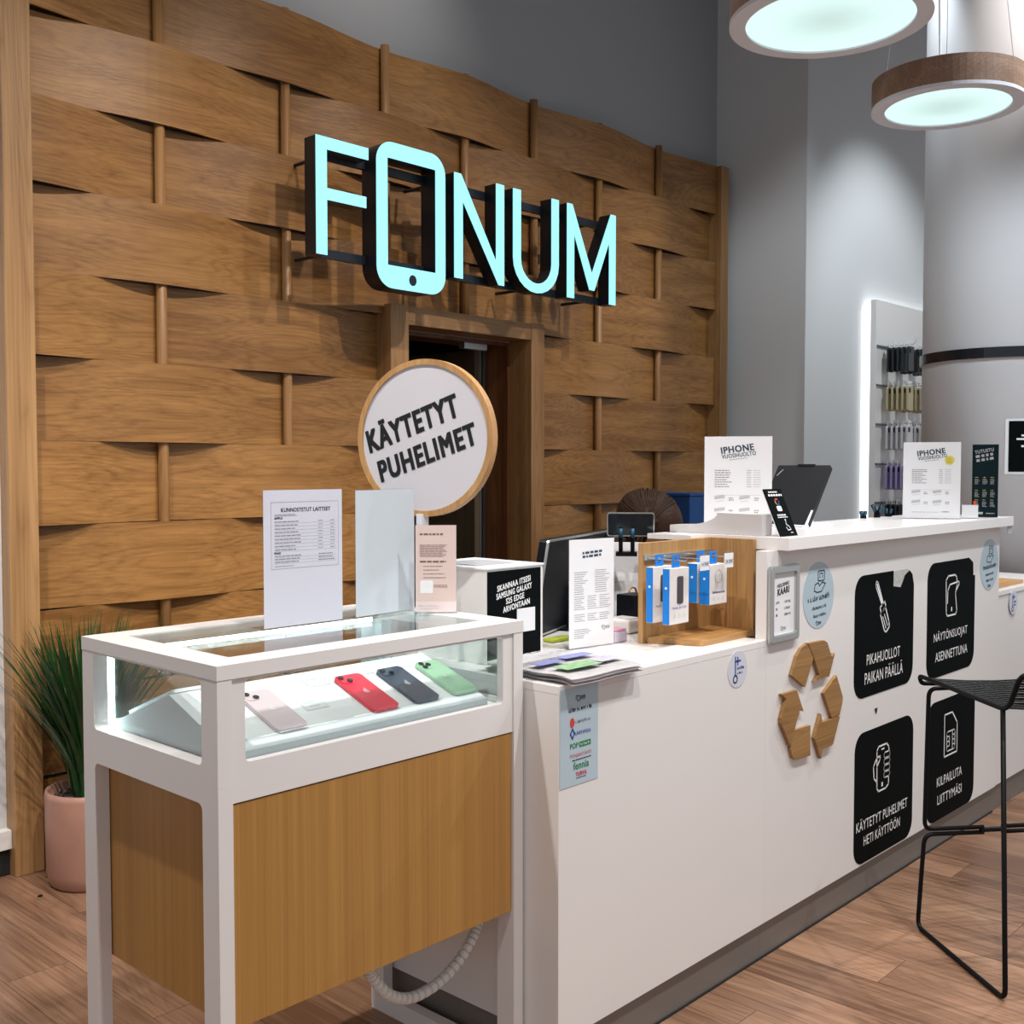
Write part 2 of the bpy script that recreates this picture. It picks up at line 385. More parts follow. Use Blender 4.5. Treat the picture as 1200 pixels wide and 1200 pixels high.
for r in range(11):
    z1 = TOP - r * RH + .0; z0 = max(z1 - RH + .0015, .003)
    if z1 < .02: break
    if r % 2 == 0: segs = [(1.647, 2.155, 1.62, 2.155, 'L'), (2.155, 3.265, 2.155, 3.265, None), (3.265, 4.264, 3.265, 4.264, None), (4.264, 5.365, 4.264, 5.365, None), (5.365, 5.933, 5.365, 5.945, 'R')]
    else: segs = [(1.647, 2.725, 1.62, 2.725, None), (2.725, 3.765, 2.725, 3.765, None), (3.765, 4.80, 3.765, 4.80, None), (4.80, 5.933, 4.80, 5.945, None)]
    for x0, x1, xa, xb, h in segs:
        if z1 < DZ + .02:
            if x0 >= DX0 - .05 and x1 <= DX1 + .05: continue
            if x0 < DX0 < x1: x1 = DX0 + .01
            if x0 < DX1 < x1: x0 = DX1 - .01
        weave(x0, x1, xa, xb, z0, z1, h)
for i, x in enumerate(POLES):
    bm = nb(); tube(bm, [(x, Yw, DZ if i in (2, 3, 4) else 0), (x, Yw, TOP + .012)], .0205, 14)
    finish('dowel', bm, M_dowel, wall_back, True)
# doorway in the weave
d1 = thing('door_1', 'oak framed doorway into a dark back room', None, (3.75, 3.82, 0), None, 'structure')
bx('door_post', M_post, d1, 3.228, 3.335, 3.745, 3.90, 0, 2.128, .002); bx('door_post', M_post, d1, 4.164, 4.264, 3.745, 3.90, 0, 2.128, .002)
bx('lintel', M_lint, d1, 3.335, 4.164, 3.747, 3.90, 2.042, 2.126, .002)
bx('jamb', M_pine, d1, 4.15, 4.172, 3.90, 4.06, 0, 2.04); bx('jamb', M_pine, d1, 3.33, 3.345, 3.90, 4.06, 0, 2.04); bx('head_jamb', M_pine, d1, 3.345, 4.15, 3.90, 4.06, 2.02, 2.04)
lf = bx('door_leaf', wood('door_leaf_wood', (.13, .10, .06), (.07, .05, .03), 2, .8, 10), d1, 4.08, 4.12, 4.07, 4.85, .01, 2.01)
bx('edge_strip', M_silver, lf, 4.112, 4.124, 4.062, 4.07, .01, 2.01); bx('hinge', M_blk, lf, 4.12, 4.15, 4.05, 4.075, 1.58, 1.68); bx('hinge', M_blk, lf, 4.12, 4.15, 4.05, 4.075, .4, .5)
bx('door_closer', M_silver, d1, 3.86, 4.02, 3.92, 3.96, 1.99, 2.02)
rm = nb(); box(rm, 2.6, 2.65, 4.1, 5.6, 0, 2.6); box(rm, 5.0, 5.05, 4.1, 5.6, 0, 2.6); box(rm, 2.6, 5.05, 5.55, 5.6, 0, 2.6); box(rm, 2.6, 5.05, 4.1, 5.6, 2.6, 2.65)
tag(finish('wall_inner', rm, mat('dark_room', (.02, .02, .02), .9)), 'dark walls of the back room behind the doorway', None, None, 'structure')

# ------------------------------------------------------------------ pillar, display panel
pil = thing('pillar', 'thick round white pillar with a black band behind the counter', 'pillar', (5.86, 2.0, 0))
bm = nb(); lathe(bm, 5.86, 2.0, [(.405, 0), (.405, 4.6)], 72); finish('shaft', bm, M_col, pil, True)
bm = nb(); lathe(bm, 5.86, 2.0, [(.405, 1.925), (.417, 1.925), (.417, 1.975), (.405, 1.975)], 72, False); finish('band', bm, M_scr, pil)
# poster wrapped on the pillar
po = thing('poster', 'black poster in a white border on the round pillar', 'poster', (5.47, 1.72, 1.38))
def wrap(bm, a0, a1, z0, z1, r, n=10):
    V = []
    for i in range(n + 1):
        t = math.radians(a0 + (a1 - a0) * i / n); V.append([bm.verts.new((5.86 + r * math.cos(t), 2.0 + r * math.sin(t), z)) for z in (z0, z1)])
    for A, B in zip(V, V[1:]): bm.faces.new((A[0], B[0], B[1], A[1]))
bm = nb(); wrap(bm, 199, 245, 1.365, 1.63, .4075); finish('border', bm, M_paper, po)
bm = nb(); wrap(bm, 201.2, 242.8, 1.376, 1.619, .409); bp_ = finish('sheet', bm, M_decal, po)
bm = nb()
for k, (a, b, z) in enumerate([(209, 224, 1.545), (206, 226, 1.528), (211, 222, 1.511), (209, 225, 1.494)]): wrap(bm, a, b, z, z + .009, .4098, 4)
wrap(bm, 212, 222, 1.40, 1.412, .4098, 4); finish('small_print', bm, M_wprint, bp_)

dp = thing('display_panel', 'backlit white wall panel with rails of hanging phone cases', 'display panel', (7.4, 3.2, .3))
bx('panel_board', M_white, dp, 6.872, 8.6, 3.165, 3.205, .3, 2.488, .002)
bx('panel_core', M_gap, dp, 6.93, 8.5, 3.205, 3.264, .35, 2.43)
bx('light_strip', mat('led_edge', (1, 1, 1), .5, emit=(.95, .98, 1), es=1.1), dp, 6.874, 6.93, 3.228, 3.2635, .35, 2.45); bx('light_strip', M_ledw, dp, 6.93, 8.5, 3.21, 3.255, 2.43, 2.455)
RZ = [2.19, 1.935, 1.68, 1.42, 1.165]
for z in RZ: bx('rail', mat('rail_grey', (.10, .12, .13), .4), dp, 6.88, 8.55, 3.157, 3.166, z - .008, z + .004)
case_mats = [mat('case_black', (.012, .016, .02), .4), mat('case_beige', (.50, .42, .24), .5), mat('case_clear', (.62, .60, .62), .25), mat('case_lilac', (.34, .28, .50), .5), mat('case_dark_blue', (.015, .02, .03), .4)]
bmc = nb(); Pc = Pl((0, 0, 0), (1, 0, 0), (0, 0, 1)); prism(bmc, Pc, rrect(-.04, .04, -.17, -.012, .012, 3), -.006, .006)
bmesh.ops.recalc_face_normals(bmc, faces=bmc.faces); case_me = bpy.data.meshes.new('shell'); bmc.to_mesh(case_me); bmc.free()
bmc = nb(); ring(bmc, Pc, rrect(-.022, .022, -.0118, .022, .003, 3), rrect(-.008, .008, -.007, .010, .003, 3), -.002, .002); card_me = bpy.data.meshes.new('hang_card'); bmc.to_mesh(card_me); bmc.free(); card_me.materials.append(M_paper)
bmc = nb(); plate(bmc, Pc, -.03, -.006, -.055, -.025, .006, .008); lens_me = bpy.data.meshes.new('lens_cutout'); bmc.to_mesh(lens_me); bmc.free(); lens_me.materials.append(M_blk)
shells = []
for cm in case_mats:
    q = case_me.copy(); q.materials.append(cm); shells.append(q)
rn = ['topmost', 'second', 'third', 'fourth', 'lowest']; cn = ['black', 'beige', 'clear', 'lilac', 'dark']
col_n = ['nearest the light strip', 'in the middle column', 'nearest the pillar']
for ri, z in enumerate(RZ):
    for ci, x in enumerate((6.99, 7.20, 7.40)):
        bm = nb(); tube(bm, [(x, 3.165, z), (x, 2.97, z), (x, 2.955, z + .012)], .0025, 6); finish('hook', bm, M_silver, dp)
        bx('price_holder', M_acry, dp, x - .02, x + .02, 2.95, 2.954, z + .012, z + .05)
        for k in range(5):
            t = thing('phone_case', f'{cn[ri]} phone case on the {rn[ri]} rail, {col_n[ci]}, {("foremost", "second from the front", "third from the front", "fourth from the front", "rearmost")[k]}', 'phone case', (x, 2.985 + k * .034, z), 'phone cases on the backlit panel')
            for nm, me in (('shell', shells[ri]), ('hang_card', card_me), ('lens_cutout', lens_me)):
                o = bpy.data.objects.new(nm, me); C.objects.link(o); o.parent = t
# ------------------------------------------------------------------ pendant lamps
def pendant(cx, cy, z, r, label):
    t = thing('pendant_lamp', label, 'lamp', (cx, cy, z), 'round pendant lamps over the counter')
    bm = nb(); lathe(bm, cx, cy, [(r, z + .012), (r, z + .105), (r - .012, z + .105), (r - .012, z + .012)], 72, False)
    bmesh.ops.contextual_create(bm, geom=[]) if False else None
    finish('wooden_ring', bm, M_ringw, t, False)
    bm = nb(); lathe(bm, cx, cy, [(r + .001, z + .012), (r + .001, z), (r - .046, z), (r - .046, z + .012)], 72, False); finish('rim', bm, M_lampw, t)
    bm = nb(); lathe(bm, cx, cy, [(.001, z + .006), (r - .046, z + .006)], 72, False); finish('diffuser', bm, M_diff, t)
    bm = nb(); lathe(bm, cx, cy, [(.001, z + .09), (r - .012, z + .09), (r - .012, z + .1), (.001, z + .1)], 48, False); finish('top_plate', bm, M_lampw, t)
    for k in range(3):
        a = k * 2 * PI / 3 + .4; bm = nb(); tube(bm, [(cx + (r - .02) * math.cos(a), cy + (r - .02) * math.sin(a), z + .1), (cx + .02 * math.cos(a), cy + .02 * math.sin(a), 4.6)], .0012, 5); finish('wire', bm, M_silver, t)
    bm = nb(); tube(bm, rounded([(cx, cy, z + .1), (cx - .02, cy + .02, z + .16), (cx - .02, cy + .03, z + .5), (cx, cy, 4.6)], .1), .004, 6); finish('cable', bm, M_wprint, t, True)
    return t
pendant(3.027, 1.55, 2.70, .287, 'round wooden ring pendant lamp nearer the oak wall sign, cut by the frame')
pendant(4.035, 1.60, 2.70, .262, 'smaller looking round ring pendant lamp in front of the pillar')
# ------------------------------------------------------------------ illuminated sign
SP = Pl((0, 3.5, 0), (1, 0, 0), (0, 0, 1))
sg = thing('illuminated_sign', 'glowing turquoise letters FONUM with a phone shaped O on the oak wall', 'sign', (3.6, 3.6, 2.23))
def letter(name, pts, depth=.075):
    bm = nb(); prism(bm, SP, pts, -depth, -.004); b = finish(name, bm, M_signb, sg)
    cx = sum(p[0] for p in pts) / len(pts); cz = sum(p[1] for p in pts) / len(pts)
    bm = nb(); prism(bm, SP, pts, -.004, 0); finish('glowing_face', bm, M_sign, b)
    return b
zt, zb = 2.690, 2.232
letter('letter_f', [(2.640, zt), (2.902, zt), (2.902, 2.643), (2.692, 2.643), (2.692, 2.493), (2.890, 2.493), (2.890, 2.448), (2.692, 2.448), (2.692, zb), (2.640, zb)])
letter('letter_n', [(3.387, zt), (3.428, zt), (3.652, 2.335), (3.652, zt), (3.704, zt), (3.704, zb), (3.668, zb), (3.438, 2.575), (3.438, zb), (3.387, zb)])
arc = lambda cx, cz, rx, rz, a0, a1, n=12: [(cx + rx * math.cos(math.radians(a0 + (a1 - a0) * i / n)), cz + rz * math.sin(math.radians(a0 + (a1 - a0) * i / n))) for i in range(n + 1)]
letter('letter_u', [(3.766, zt), (3.818, zt)] + arc(3.928, 2.375, .110, .105, 180, 360) + [(4.038, zt), (4.090, zt)] + arc(3.928, 2.375, .162, .150, 0, -180))
letter('letter_m', [(4.154, zt), (4.193, zt), (4.347, 2.37), (4.500, zt), (4.540, zt), (4.540, zb), (4.488, zb), (4.488, 2.55), (4.366, 2.287), (4.328, 2.287), (4.207, 2.55), (4.207, zb), (4.154, zb)])
oo = rrect(2.945, 3.331, 2.142, 2.742, .085, 8); oi_ = rrect(3.003, 3.275, 2.236, 2.676, .004, 8)
bm = nb(); ring(bm, SP, oo, oi_, -.095, -.004); lo = finish('letter_o', bm, M_signb, sg)
bm = nb(); ring(bm, SP, oo, oi_, -.004, 0); finish('glowing_face', bm, M_sign, lo)
bm = nb(); prism(bm, SP, ell(3.14, 2.187, .021, .023, 20), 0, .0015); finish('home_button', bm, M_signb, lo)
for z in (2.645, 2.255): bx('rail', M_signb, sg, 2.66, 4.53, 3.575, 3.595, z - .018, z + .018)
for x in (2.75, 3.35, 3.95, 4.45):
    for z in (2.645, 2.255):
        bm = nb(); tube(bm, [(x, 3.595, z), (x, 3.79, z)], .008, 8); finish('standoff', bm, M_signb, sg)

# ================================================================== COUNTER
YF = 1.566
lc = thing('sales_counter', 'low white counter section beside the glass showcase', 'counter', (1.85, YF, 0))
bx('body', M_white, lc, 1.832, 2.7255, YF, 2.20, .107, .895); bx('kickplate', M_kick, lc, 1.85, 2.7255, YF + .012, 2.2, .006, .107)
bx('kick_seal', M_gap, lc, 1.846, 2.7255, YF + .008, 2.2, 0, .006); bx('worktop', M_whitetop, lc, 1.832, 2.7255, YF, 2.22, .895, .915, .0015)
hc = thing('sales_counter', 'tall white counter section covered with black stickers', 'counter', (3.6, YF, 0))
bx('front_panel', M_white, hc, 2.726, 4.551, YF, 1.60, .107, 1.163)
bx('body', M_white, hc, 2.80, 4.53, 1.60, 1.90, .107, 1.163)
bx('kickplate', M_kick, hc, 2.726, 4.551, YF + .012, 1.9, .006, .107); bx('kick_seal', M_gap, hc, 2.726, 4.551, YF + .008, 1.9, 0, .006)
bm = nb(); box(bm, 2.785, 4.60, 1.53, 1.92, 1.163, 1.20, .0015); finish('counter_top', bm, M_whitetop, hc)
bm = nb(); box(bm, 2.69, 2.784, 1.795, 1.95, 1.185, 1.20); finish('top_extension', bm, M_whitetop, hc)
bx('label_holder', M_lgrey, hc, 4.555, 4.60, 1.536, 1.539, 1.132, 1.162)
bx('work_shelf', M_white, hc, 2.80, 4.53, 1.90, 2.15, .70, .72)
rc = thing('sales_counter', 'low white counter section beyond the tall one, towards the pillar', 'counter', (5.0, YF, 0))
bx('body', M_white, rc, 4.552, 5.36, YF + .004, 1.84, .107, .88); bx('kickplate', M_kick, rc, 4.552, 5.36, YF + .014, 1.84, 0, .107); bx('worktop', M_whitetop, rc, 4.552, 5.38, YF, 1.86, .88, .90, .0015)
wp = thing('wooden_tray', 'small oak board on the far low counter', 'tray', (4.8, 1.66, .90)); bx('board', M_cubh, wp, 4.60, 4.95, 1.60, 1.72, .90, .915, .002)
bm = nb(); tube(bm, rounded([(4.62, 1.66, .922), (4.68, 1.64, .93), (4.72, 1.68, .922)], .02), .006, 6); finish('dark_cord', bm, M_blk, wp)
# ------------------------------------------------------------------ stickers on the counter front
FP = Pl((0, YF, 0), (1, 0, 0), (0, 0, 1))
def decal(name, label, outline, m=M_decal, d=.0012, cat='sticker', group=None):
    cx = sum(p[0] for p in outline) / len(outline); b = min(p[1] for p in outline)
    t = thing(name, label, cat, (cx, YF, b), group)
    bm = nb(); prism(bm, FP, outline, .0001, d); finish('film', bm, m, t); return t
G = 'black service stickers on the counter'
# quick repairs
o1 = rrect(3.272, 3.722, .655, 1.052, .06)
o1 = [(a, b) for a, b in o1 if not (a > 3.56 and b > 1.03)]
i_ = max(range(len(o1)), key=lambda k: (o1[k][0] > 3.70, o1[k][1]))
o1 = rrect(3.272, 3.722, .655, 1.052, .06, 6)
tr_i = [k for k, (a, b) in enumerate(o1) if a > 3.66 and b > .98]
o1 = o1[:tr_i[0]] + [(3.722, .992), (3.708, 1.03), (3.685, 1.045), (3.645, 1.03), (3.63, 1.01), (3.612, .992), (3.556, 1.0), (3.556, 1.052)] + o1[tr_i[-1] + 1:]
s1 = decal('service_sticker', 'black sticker with a screwdriver icon, its upper edge torn', o1, group=G)
text('PIKAHUOLLOT', FP, 3.36, 3.613, .758, .793, M_wprint, s1, d=.0018, bold=0); text('PAIKAN PÄÄLLÄ', FP, 3.347, 3.638, .697, .743, M_wprint, s1, d=.0018, bold=0)
bm = nb(); W = .006
stroke(bm, FP, [(3.424, 1.027), (3.436, 1.022), (3.478, .950), (3.468, .944), (3.420, 1.010)], W * .7, .0018, True); stroke(bm, FP, [(3.43, 1.015), (3.472, .948)], W * 1.4, .0018)
stroke(bm, FP, [(3.453, .938), (3.489, .955), (3.497, .938), (3.463, .918)], W, .0018, True); stroke(bm, FP, [(3.457, .915), (3.488, .858), (3.503, .852), (3.527, .868), (3.522, .885), (3.495, .935)], W, .0018, True)
stroke(bm, FP, [(3.475, .905), (3.500, .865)], W * .7, .0018); stroke(bm, FP, [(3.487, .912), (3.512, .873)], W * .7, .0018); finish('screwdriver_icon', bm, M_wprint, s1)
bm = nb(); prism(bm, FP, [(3.556, 1.05), (3.556, 1.0), (3.612, .992), (3.63, 1.01), (3.645, 1.03), (3.685, 1.045), (3.66, 1.052)], .0001, .0008)
finish('torn_backing', bm, mat('torn_paper', (.50, .50, .48), .9, var=.35, vscale=60), s1)
# screen protectors
o2 = rrect(3.84, 4.29, .638, 1.055, .06); k2 = [k for k, (a, b) in enumerate(o2) if a > 4.23 and b > .99]
o2 = o2[:k2[0]] + [(4.29, .985), (4.272, .985), (4.268, 1.035), (4.225, 1.055)] + o2[k2[-1] + 1:]
s2 = decal('service_sticker', 'black sticker with a phone and peeling film icon, its corner clipped', o2, group=G)
text('NÄYTÖNSUOJAT', FP, 3.90, 4.217, .760, .806, M_wprint, s2, d=.0018, bold=0); text('ASENNETTUNA', FP, 3.915, 4.22, .695, .729, M_wprint, s2, d=.0018, bold=0)
bm = nb(); stroke(bm, FP, [(4.025, 1.0), (4.09, 1.0), (4.105, .99), (4.11, .965), (4.095, .93), (4.11, .865), (4.10, .853), (4.02, .853), (4.01, .865), (4.005, .985)], W, .0018, True)
stroke(bm, FP, [(4.02, .90), (4.022, .945), (4.04, .967), (4.125, .973), (4.130, .965), (4.108, .945)], W, .0018); stroke(bm, FP, [(4.06, .87), (4.06, .88)], W * 1.5, .0018)
finish('phone_icon', bm, M_wprint, s2)
s3 = decal('service_sticker', 'black sticker with a hand holding a phone icon, below the screwdriver', rrect(3.285, 3.735, .112, .542, .06), group=G)
text('KÄYTETYT PUHELIMET', FP, 3.30, 3.691, .222, .262, M_wprint, s3, d=.0018, bold=0); text('HETI KÄYTTÖÖN', FP, 3.355, 3.632, .168, .207, M_wprint, s3, d=.0018, bold=0)
bm = nb(); stroke(bm, FP, [(3.515, .325), (3.46, .325), (3.448, .337), (3.445, .462), (3.457, .475), (3.52, .475), (3.535, .462), (3.537, .45)], W, .0018)
for k in range(4): stroke(bm, FP, rrect(3.50, 3.545, .362 + k * .022, .381 + k * .022, .009, 3), W * .8, .0018, True)
stroke(bm, FP, [(3.537, .36), (3.537, .335), (3.515, .325)], W, .0018); stroke(bm, FP, [(3.445, .36), (3.425, .375), (3.42, .415), (3.445, .44), (3.47, .442), (3.468, .43), (3.447, .41)], W, .0018)
stroke(bm, FP, [(3.488, .34), (3.488, .347)], W * 1.8, .0018); stroke(bm, FP, [(3.48, .462), (3.50, .462)], W * .8, .0018); finish('hand_icon', bm, M_wprint, s3)
s4 = decal('service_sticker', 'black sticker with a SIM card icon behind the wire stool', rrect(3.86, 4.31, .108, .548, .06), group=G)
text('KILPAILUTA', FP, 3.949, 4.186, .232, .266, M_wprint, s4, d=.0018, bold=0); text('LIITTYMÄSI', FP, 3.956, 4.186, .165, .207, M_wprint, s4, d=.0018, bold=0)
bm = nb(); stroke(bm, FP, [(4.012, .488), (4.085, .488), (4.132, .442), (4.134, .332), (4.012, .332)], W, .0018, True); stroke(bm, FP, rrect(4.035, 4.112, .348, .42, .008, 3), W * .8, .0018, True)
for z in (.366, .384, .402): stroke(bm, FP, [(4.035, z), (4.06, z)], W * .7, .0018); stroke(bm, FP, [(4.088, z), (4.112, z)], W * .7, .0018)
stroke(bm, FP, [(4.06, .366), (4.06, .402)], W * .7, .0018); stroke(bm, FP, [(4.088, .348), (4.088, .42)], W * .7, .0018); finish('sim_icon', bm, M_wprint, s4)
def mini_logo(P, a, b, s, m, parent, d):
    """small ring and tail mark with letters"""
    bm = nb(); stroke(bm, P, rrect(a, a + s * .55, b, b + s * .85, s * .15, 3), s * .13, d, True); stroke(bm, P, [(a - s * .35, b + s * .3), (a - s * .35, b + s * .9), (a - s * .1, b + s * .9)], s * .13, d)
    for k in range(3): stroke(bm, P, [(a + s * (.8 + k * .45), b + s * .75), (a + s * (.9 + k * .45), b + s * .1), (a + s * (1.1 + k * .45), b + s * .75)], s * .13, d)
    return finish('mark', bm, m, parent)
def blur_line(bm, P, a0, a1, b, h, d=.0018):
    """a line of lettering too small to read: upright letter-like ticks"""
    x = a0
    while x < a1 - h * .2:
        wd = h * random.uniform(.30, .5); top = h * random.choice((.72, .72, 1.0)); plate_q(bm, P, x, min(x + wd * .55, a1), b, b + top, d)
        plate_q(bm, P, x, min(x + wd, a1), b + random.choice((0, top * .55)), b + random.choice((.25, .8)) * h * .9, d); x += wd + h * (.14 if random.random() > .18 else .5)
def oval(cx, label):
    t = decal('oval_sticker', label, ell(cx, 1.015, .097, .1), M_lblue, group='light blue oval stickers')
    bm = nb(); OQ = FP.rot(cx, 1.0, 3); blur_line(bm, OQ, -.068, .070, .0, .017); blur_line(bm, OQ, -.042, .044, -.026, .010); blur_line(bm, OQ, -.036, .042, -.050, .010); finish('small_print', bm, M_navy, t)
    mini_logo(FP, cx - .012, .925, .013, M_navy, t, .0018)
    bm = nb(); stroke(bm, FP, rrect(cx - .006, cx + .034, 1.058, 1.088, .006, 3), .0035, .0018, True); stroke(bm, FP, [(cx + .005, 1.066), (cx + .005, 1.08), (cx + .022, 1.08), (cx + .022, 1.066)], .003, .0018)
    stroke(bm, FP, [(cx - .03, 1.03), (cx - .025, 1.048), (cx - .005, 1.053), (cx + .003, 1.043), (cx + .02, 1.053), (cx + .04, 1.048), (cx + .015, 1.025), (cx - .012, 1.024)], .0035, .0018, True); finish('hand_and_phone_icon', bm, M_navy, t)
oval(3.031, 'light blue oval sticker beside the framed opening hours'); oval(4.44, 'light blue oval sticker at the far end of the tall counter')
def key_sticker(cx, z, label):
    t = decal('key_sticker', label, ell(cx, z, .049, .05), mat('pale_vinyl', (.60, .62, .70), .4), group='pale key stickers')
    bm = nb(); stroke(bm, FP, ell(cx - .012, z - .026, .010, .010, 14), .004, .0018, True); stroke(bm, FP, [(cx - .012, z - .016), (cx - .012, z + .034)], .005, .0018)
    stroke(bm, FP, [(cx - .012, z + .022), (cx + .014, z + .022)], .005, .0018); stroke(bm, FP, [(cx, z + .012), (cx, z + .032)], .005, .0018); finish('key_flag_icon', bm, M_blue, t)
    bm = nb(); blur_line(bm, FP, cx - .003, cx + .032, z - .001, .008); blur_line(bm, FP, cx - .003, cx + .024, z - .014, .008); finish('small_print', bm, M_blue, t)
key_sticker(2.575, .853, 'pale round key flag sticker on the low counter under the oak cubby'); key_sticker(4.722, .84, 'pale round key flag sticker beyond the tall counter')
# partner list sticker
s5 = decal('partner_sticker', 'light blue vertical sticker listing insurance company logos', [(1.835, .683), (1.970, .683), (1.970, .905), (1.835, .905)], M_lblue)
mini_logo(FP, 1.895, .873, .014, M_navy, s5, .0018)
bm = nb(); blur_line(bm, FP, 1.865, 1.946, .851, .009); finish('small_print', bm, M_navy, s5)
bm = nb(); prism(bm, FP, ell(1.877, .826, .008, .011, 20), .0012, .0018); finish('logo_disc', bm, M_red, s5)
bm = nb(); blur_line(bm, FP, 1.888, 1.943, .823, .008); finish('small_print', bm, M_grey, s5)
bm = nb(); stroke(bm, FP, [(1.878, .812), (1.885, .801), (1.878, .790), (1.871, .801)], .004, .0018, True); finish('logo_diamond', bm, M_blue, s5)
text('LÄHITAPIOLA', FP, 1.888, 1.943, .796, .806, M_blue, s5, d=.0018, bold=.01)
text('POP', FP, 1.870, 1.898, .767, .779, M_green, s5, d=.0018, bold=.03)
bm = nb(); plate(bm, FP, 1.902, 1.943, .767, .779, .0012, .0018); q = finish('logo_bar', bm, M_green, s5); bm = nb(); blur_line(bm, FP, 1.905, 1.940, .770, .006, .0022); finish('small_print', bm, M_wprint, q)
text('POHJANTÄHTI', FP, 1.870, 1.944, .744, .756, M_red, s5, d=.0018); bm = nb(); rows(bm, FP, 1.877, 1.944, .741, .0025, 1, .01, 0, .0018); finish('small_print', bm, M_navy, s5)
text('fennia', FP, 1.882, 1.936, .718, .735, M_green, s5, d=.0018, bold=.02); text('TURVA', FP, 1.890, 1.928, .702, .711, M_red, s5, d=.0018, bold=.04)
bm = nb(); rows(bm, FP, 1.892, 1.926, .699, .002, 1, .01, 0, .0018); finish('small_print', bm, M_navy, s5)
bm = nb(); prism(bm, FP, [(3.425, .607), (3.445, .607), (3.442, .598), (3.436, .588), (3.430, .597)], .0001, .002)
tag(recenter(finish('scuff_mark', bm, M_black), (3.435, YF, .588)), 'tiny black chip on the white panel between the stickers', 'mark')
# framed opening hours
fr = thing('snap_frame', 'small silver frame with opening hours at the end of the tall counter', 'frame', (2.81, YF, .90))
fo = [(2.728, .902), (2.893, .902), (2.893, 1.12), (2.728, 1.12)]; fi = [(2.748, .924), (2.873, .924), (2.873, 1.098), (2.748, 1.098)]
bm = nb(); ring(bm, FP, fo, fi, .0005, .014); bmesh.ops.bevel(bm, geom=bm.edges[:], offset=.003, segments=2, affect='EDGES'); finish('frame', bm, mat('frame_silver', (.50, .52, .52), .35, metal=.6), fr)
bm = nb(); plate(bm, FP, 2.746, 2.875, .922, 1.10, .0005, .006); sh = finish('sheet', bm, M_paperw, fr)
FR = FP.rot(2.775, 1.045, 6)
text('HELSINKI', FR, 0, .068, .012, .022, M_black, sh, d=.0066, bold=.03, shear=.2); text('KAARI', FR, 0, .068, -.010, .008, M_black, sh, d=.0066, bold=.04, shear=.2)
bm = nb()
for k, n_ in enumerate((.022, .009, .009)):
    z = 1.012 - k * .018; blur_line(bm, FP, 2.768, 2.768 + n_, z, .009, .0066); blur_line(bm, FP, 2.815, 2.85, z, .009, .0066)
finish('small_print', bm, M_grey, sh)
mini_logo(FP, 2.80, .934, .012, M_grey, sh, .0066)
# recycling symbol
rs = thing('recycling_symbol', 'large oak recycling symbol of three folded arrows on the counter', 'symbol', (2.99, YF, .52))
for nm, pts in (('arrow_tail', [(2.853, .798), (2.884, .85), (2.912, .871), (2.942, .879), (2.962, .871), (2.985, .834), (2.934, .752)]),
                ('arrow_head', [(2.948, .88), (3.046, .878), (3.068, .868), (3.097, .82), (3.117, .83), (3.081, .763), (3.019, .765), (2.992, .761), (3.018, .777), (2.985, .833)]),
                ('arrow_head', [(2.797, .752), (2.882, .751), (2.924, .682), (2.899, .688), (2.871, .637), (2.85, .592), (2.795, .668), (2.795, .683), (2.821, .734)]),
                ('arrow_tail', [(2.871, .635), (2.969, .633), (2.971, .542), (2.889, .545), (2.866, .555), (2.852, .584)]),
                ('arrow_tail', [(3.133, .759), (3.176, .687), (3.175, .669), (3.156, .632), (3.106, .631), (3.051, .716)]),
                ('arrow_head', [(3.033, .657), (3.04, .63), (3.156, .629), (3.112, .55), (3.099, .547), (3.042, .546), (3.036, .519), (2.994, .59)])):
    bm = nb(); prism(bm, FP, pts[::-1], .0005, .011 if 'tail' in nm else .0125); finish(nm, bm, M_rec, rs)

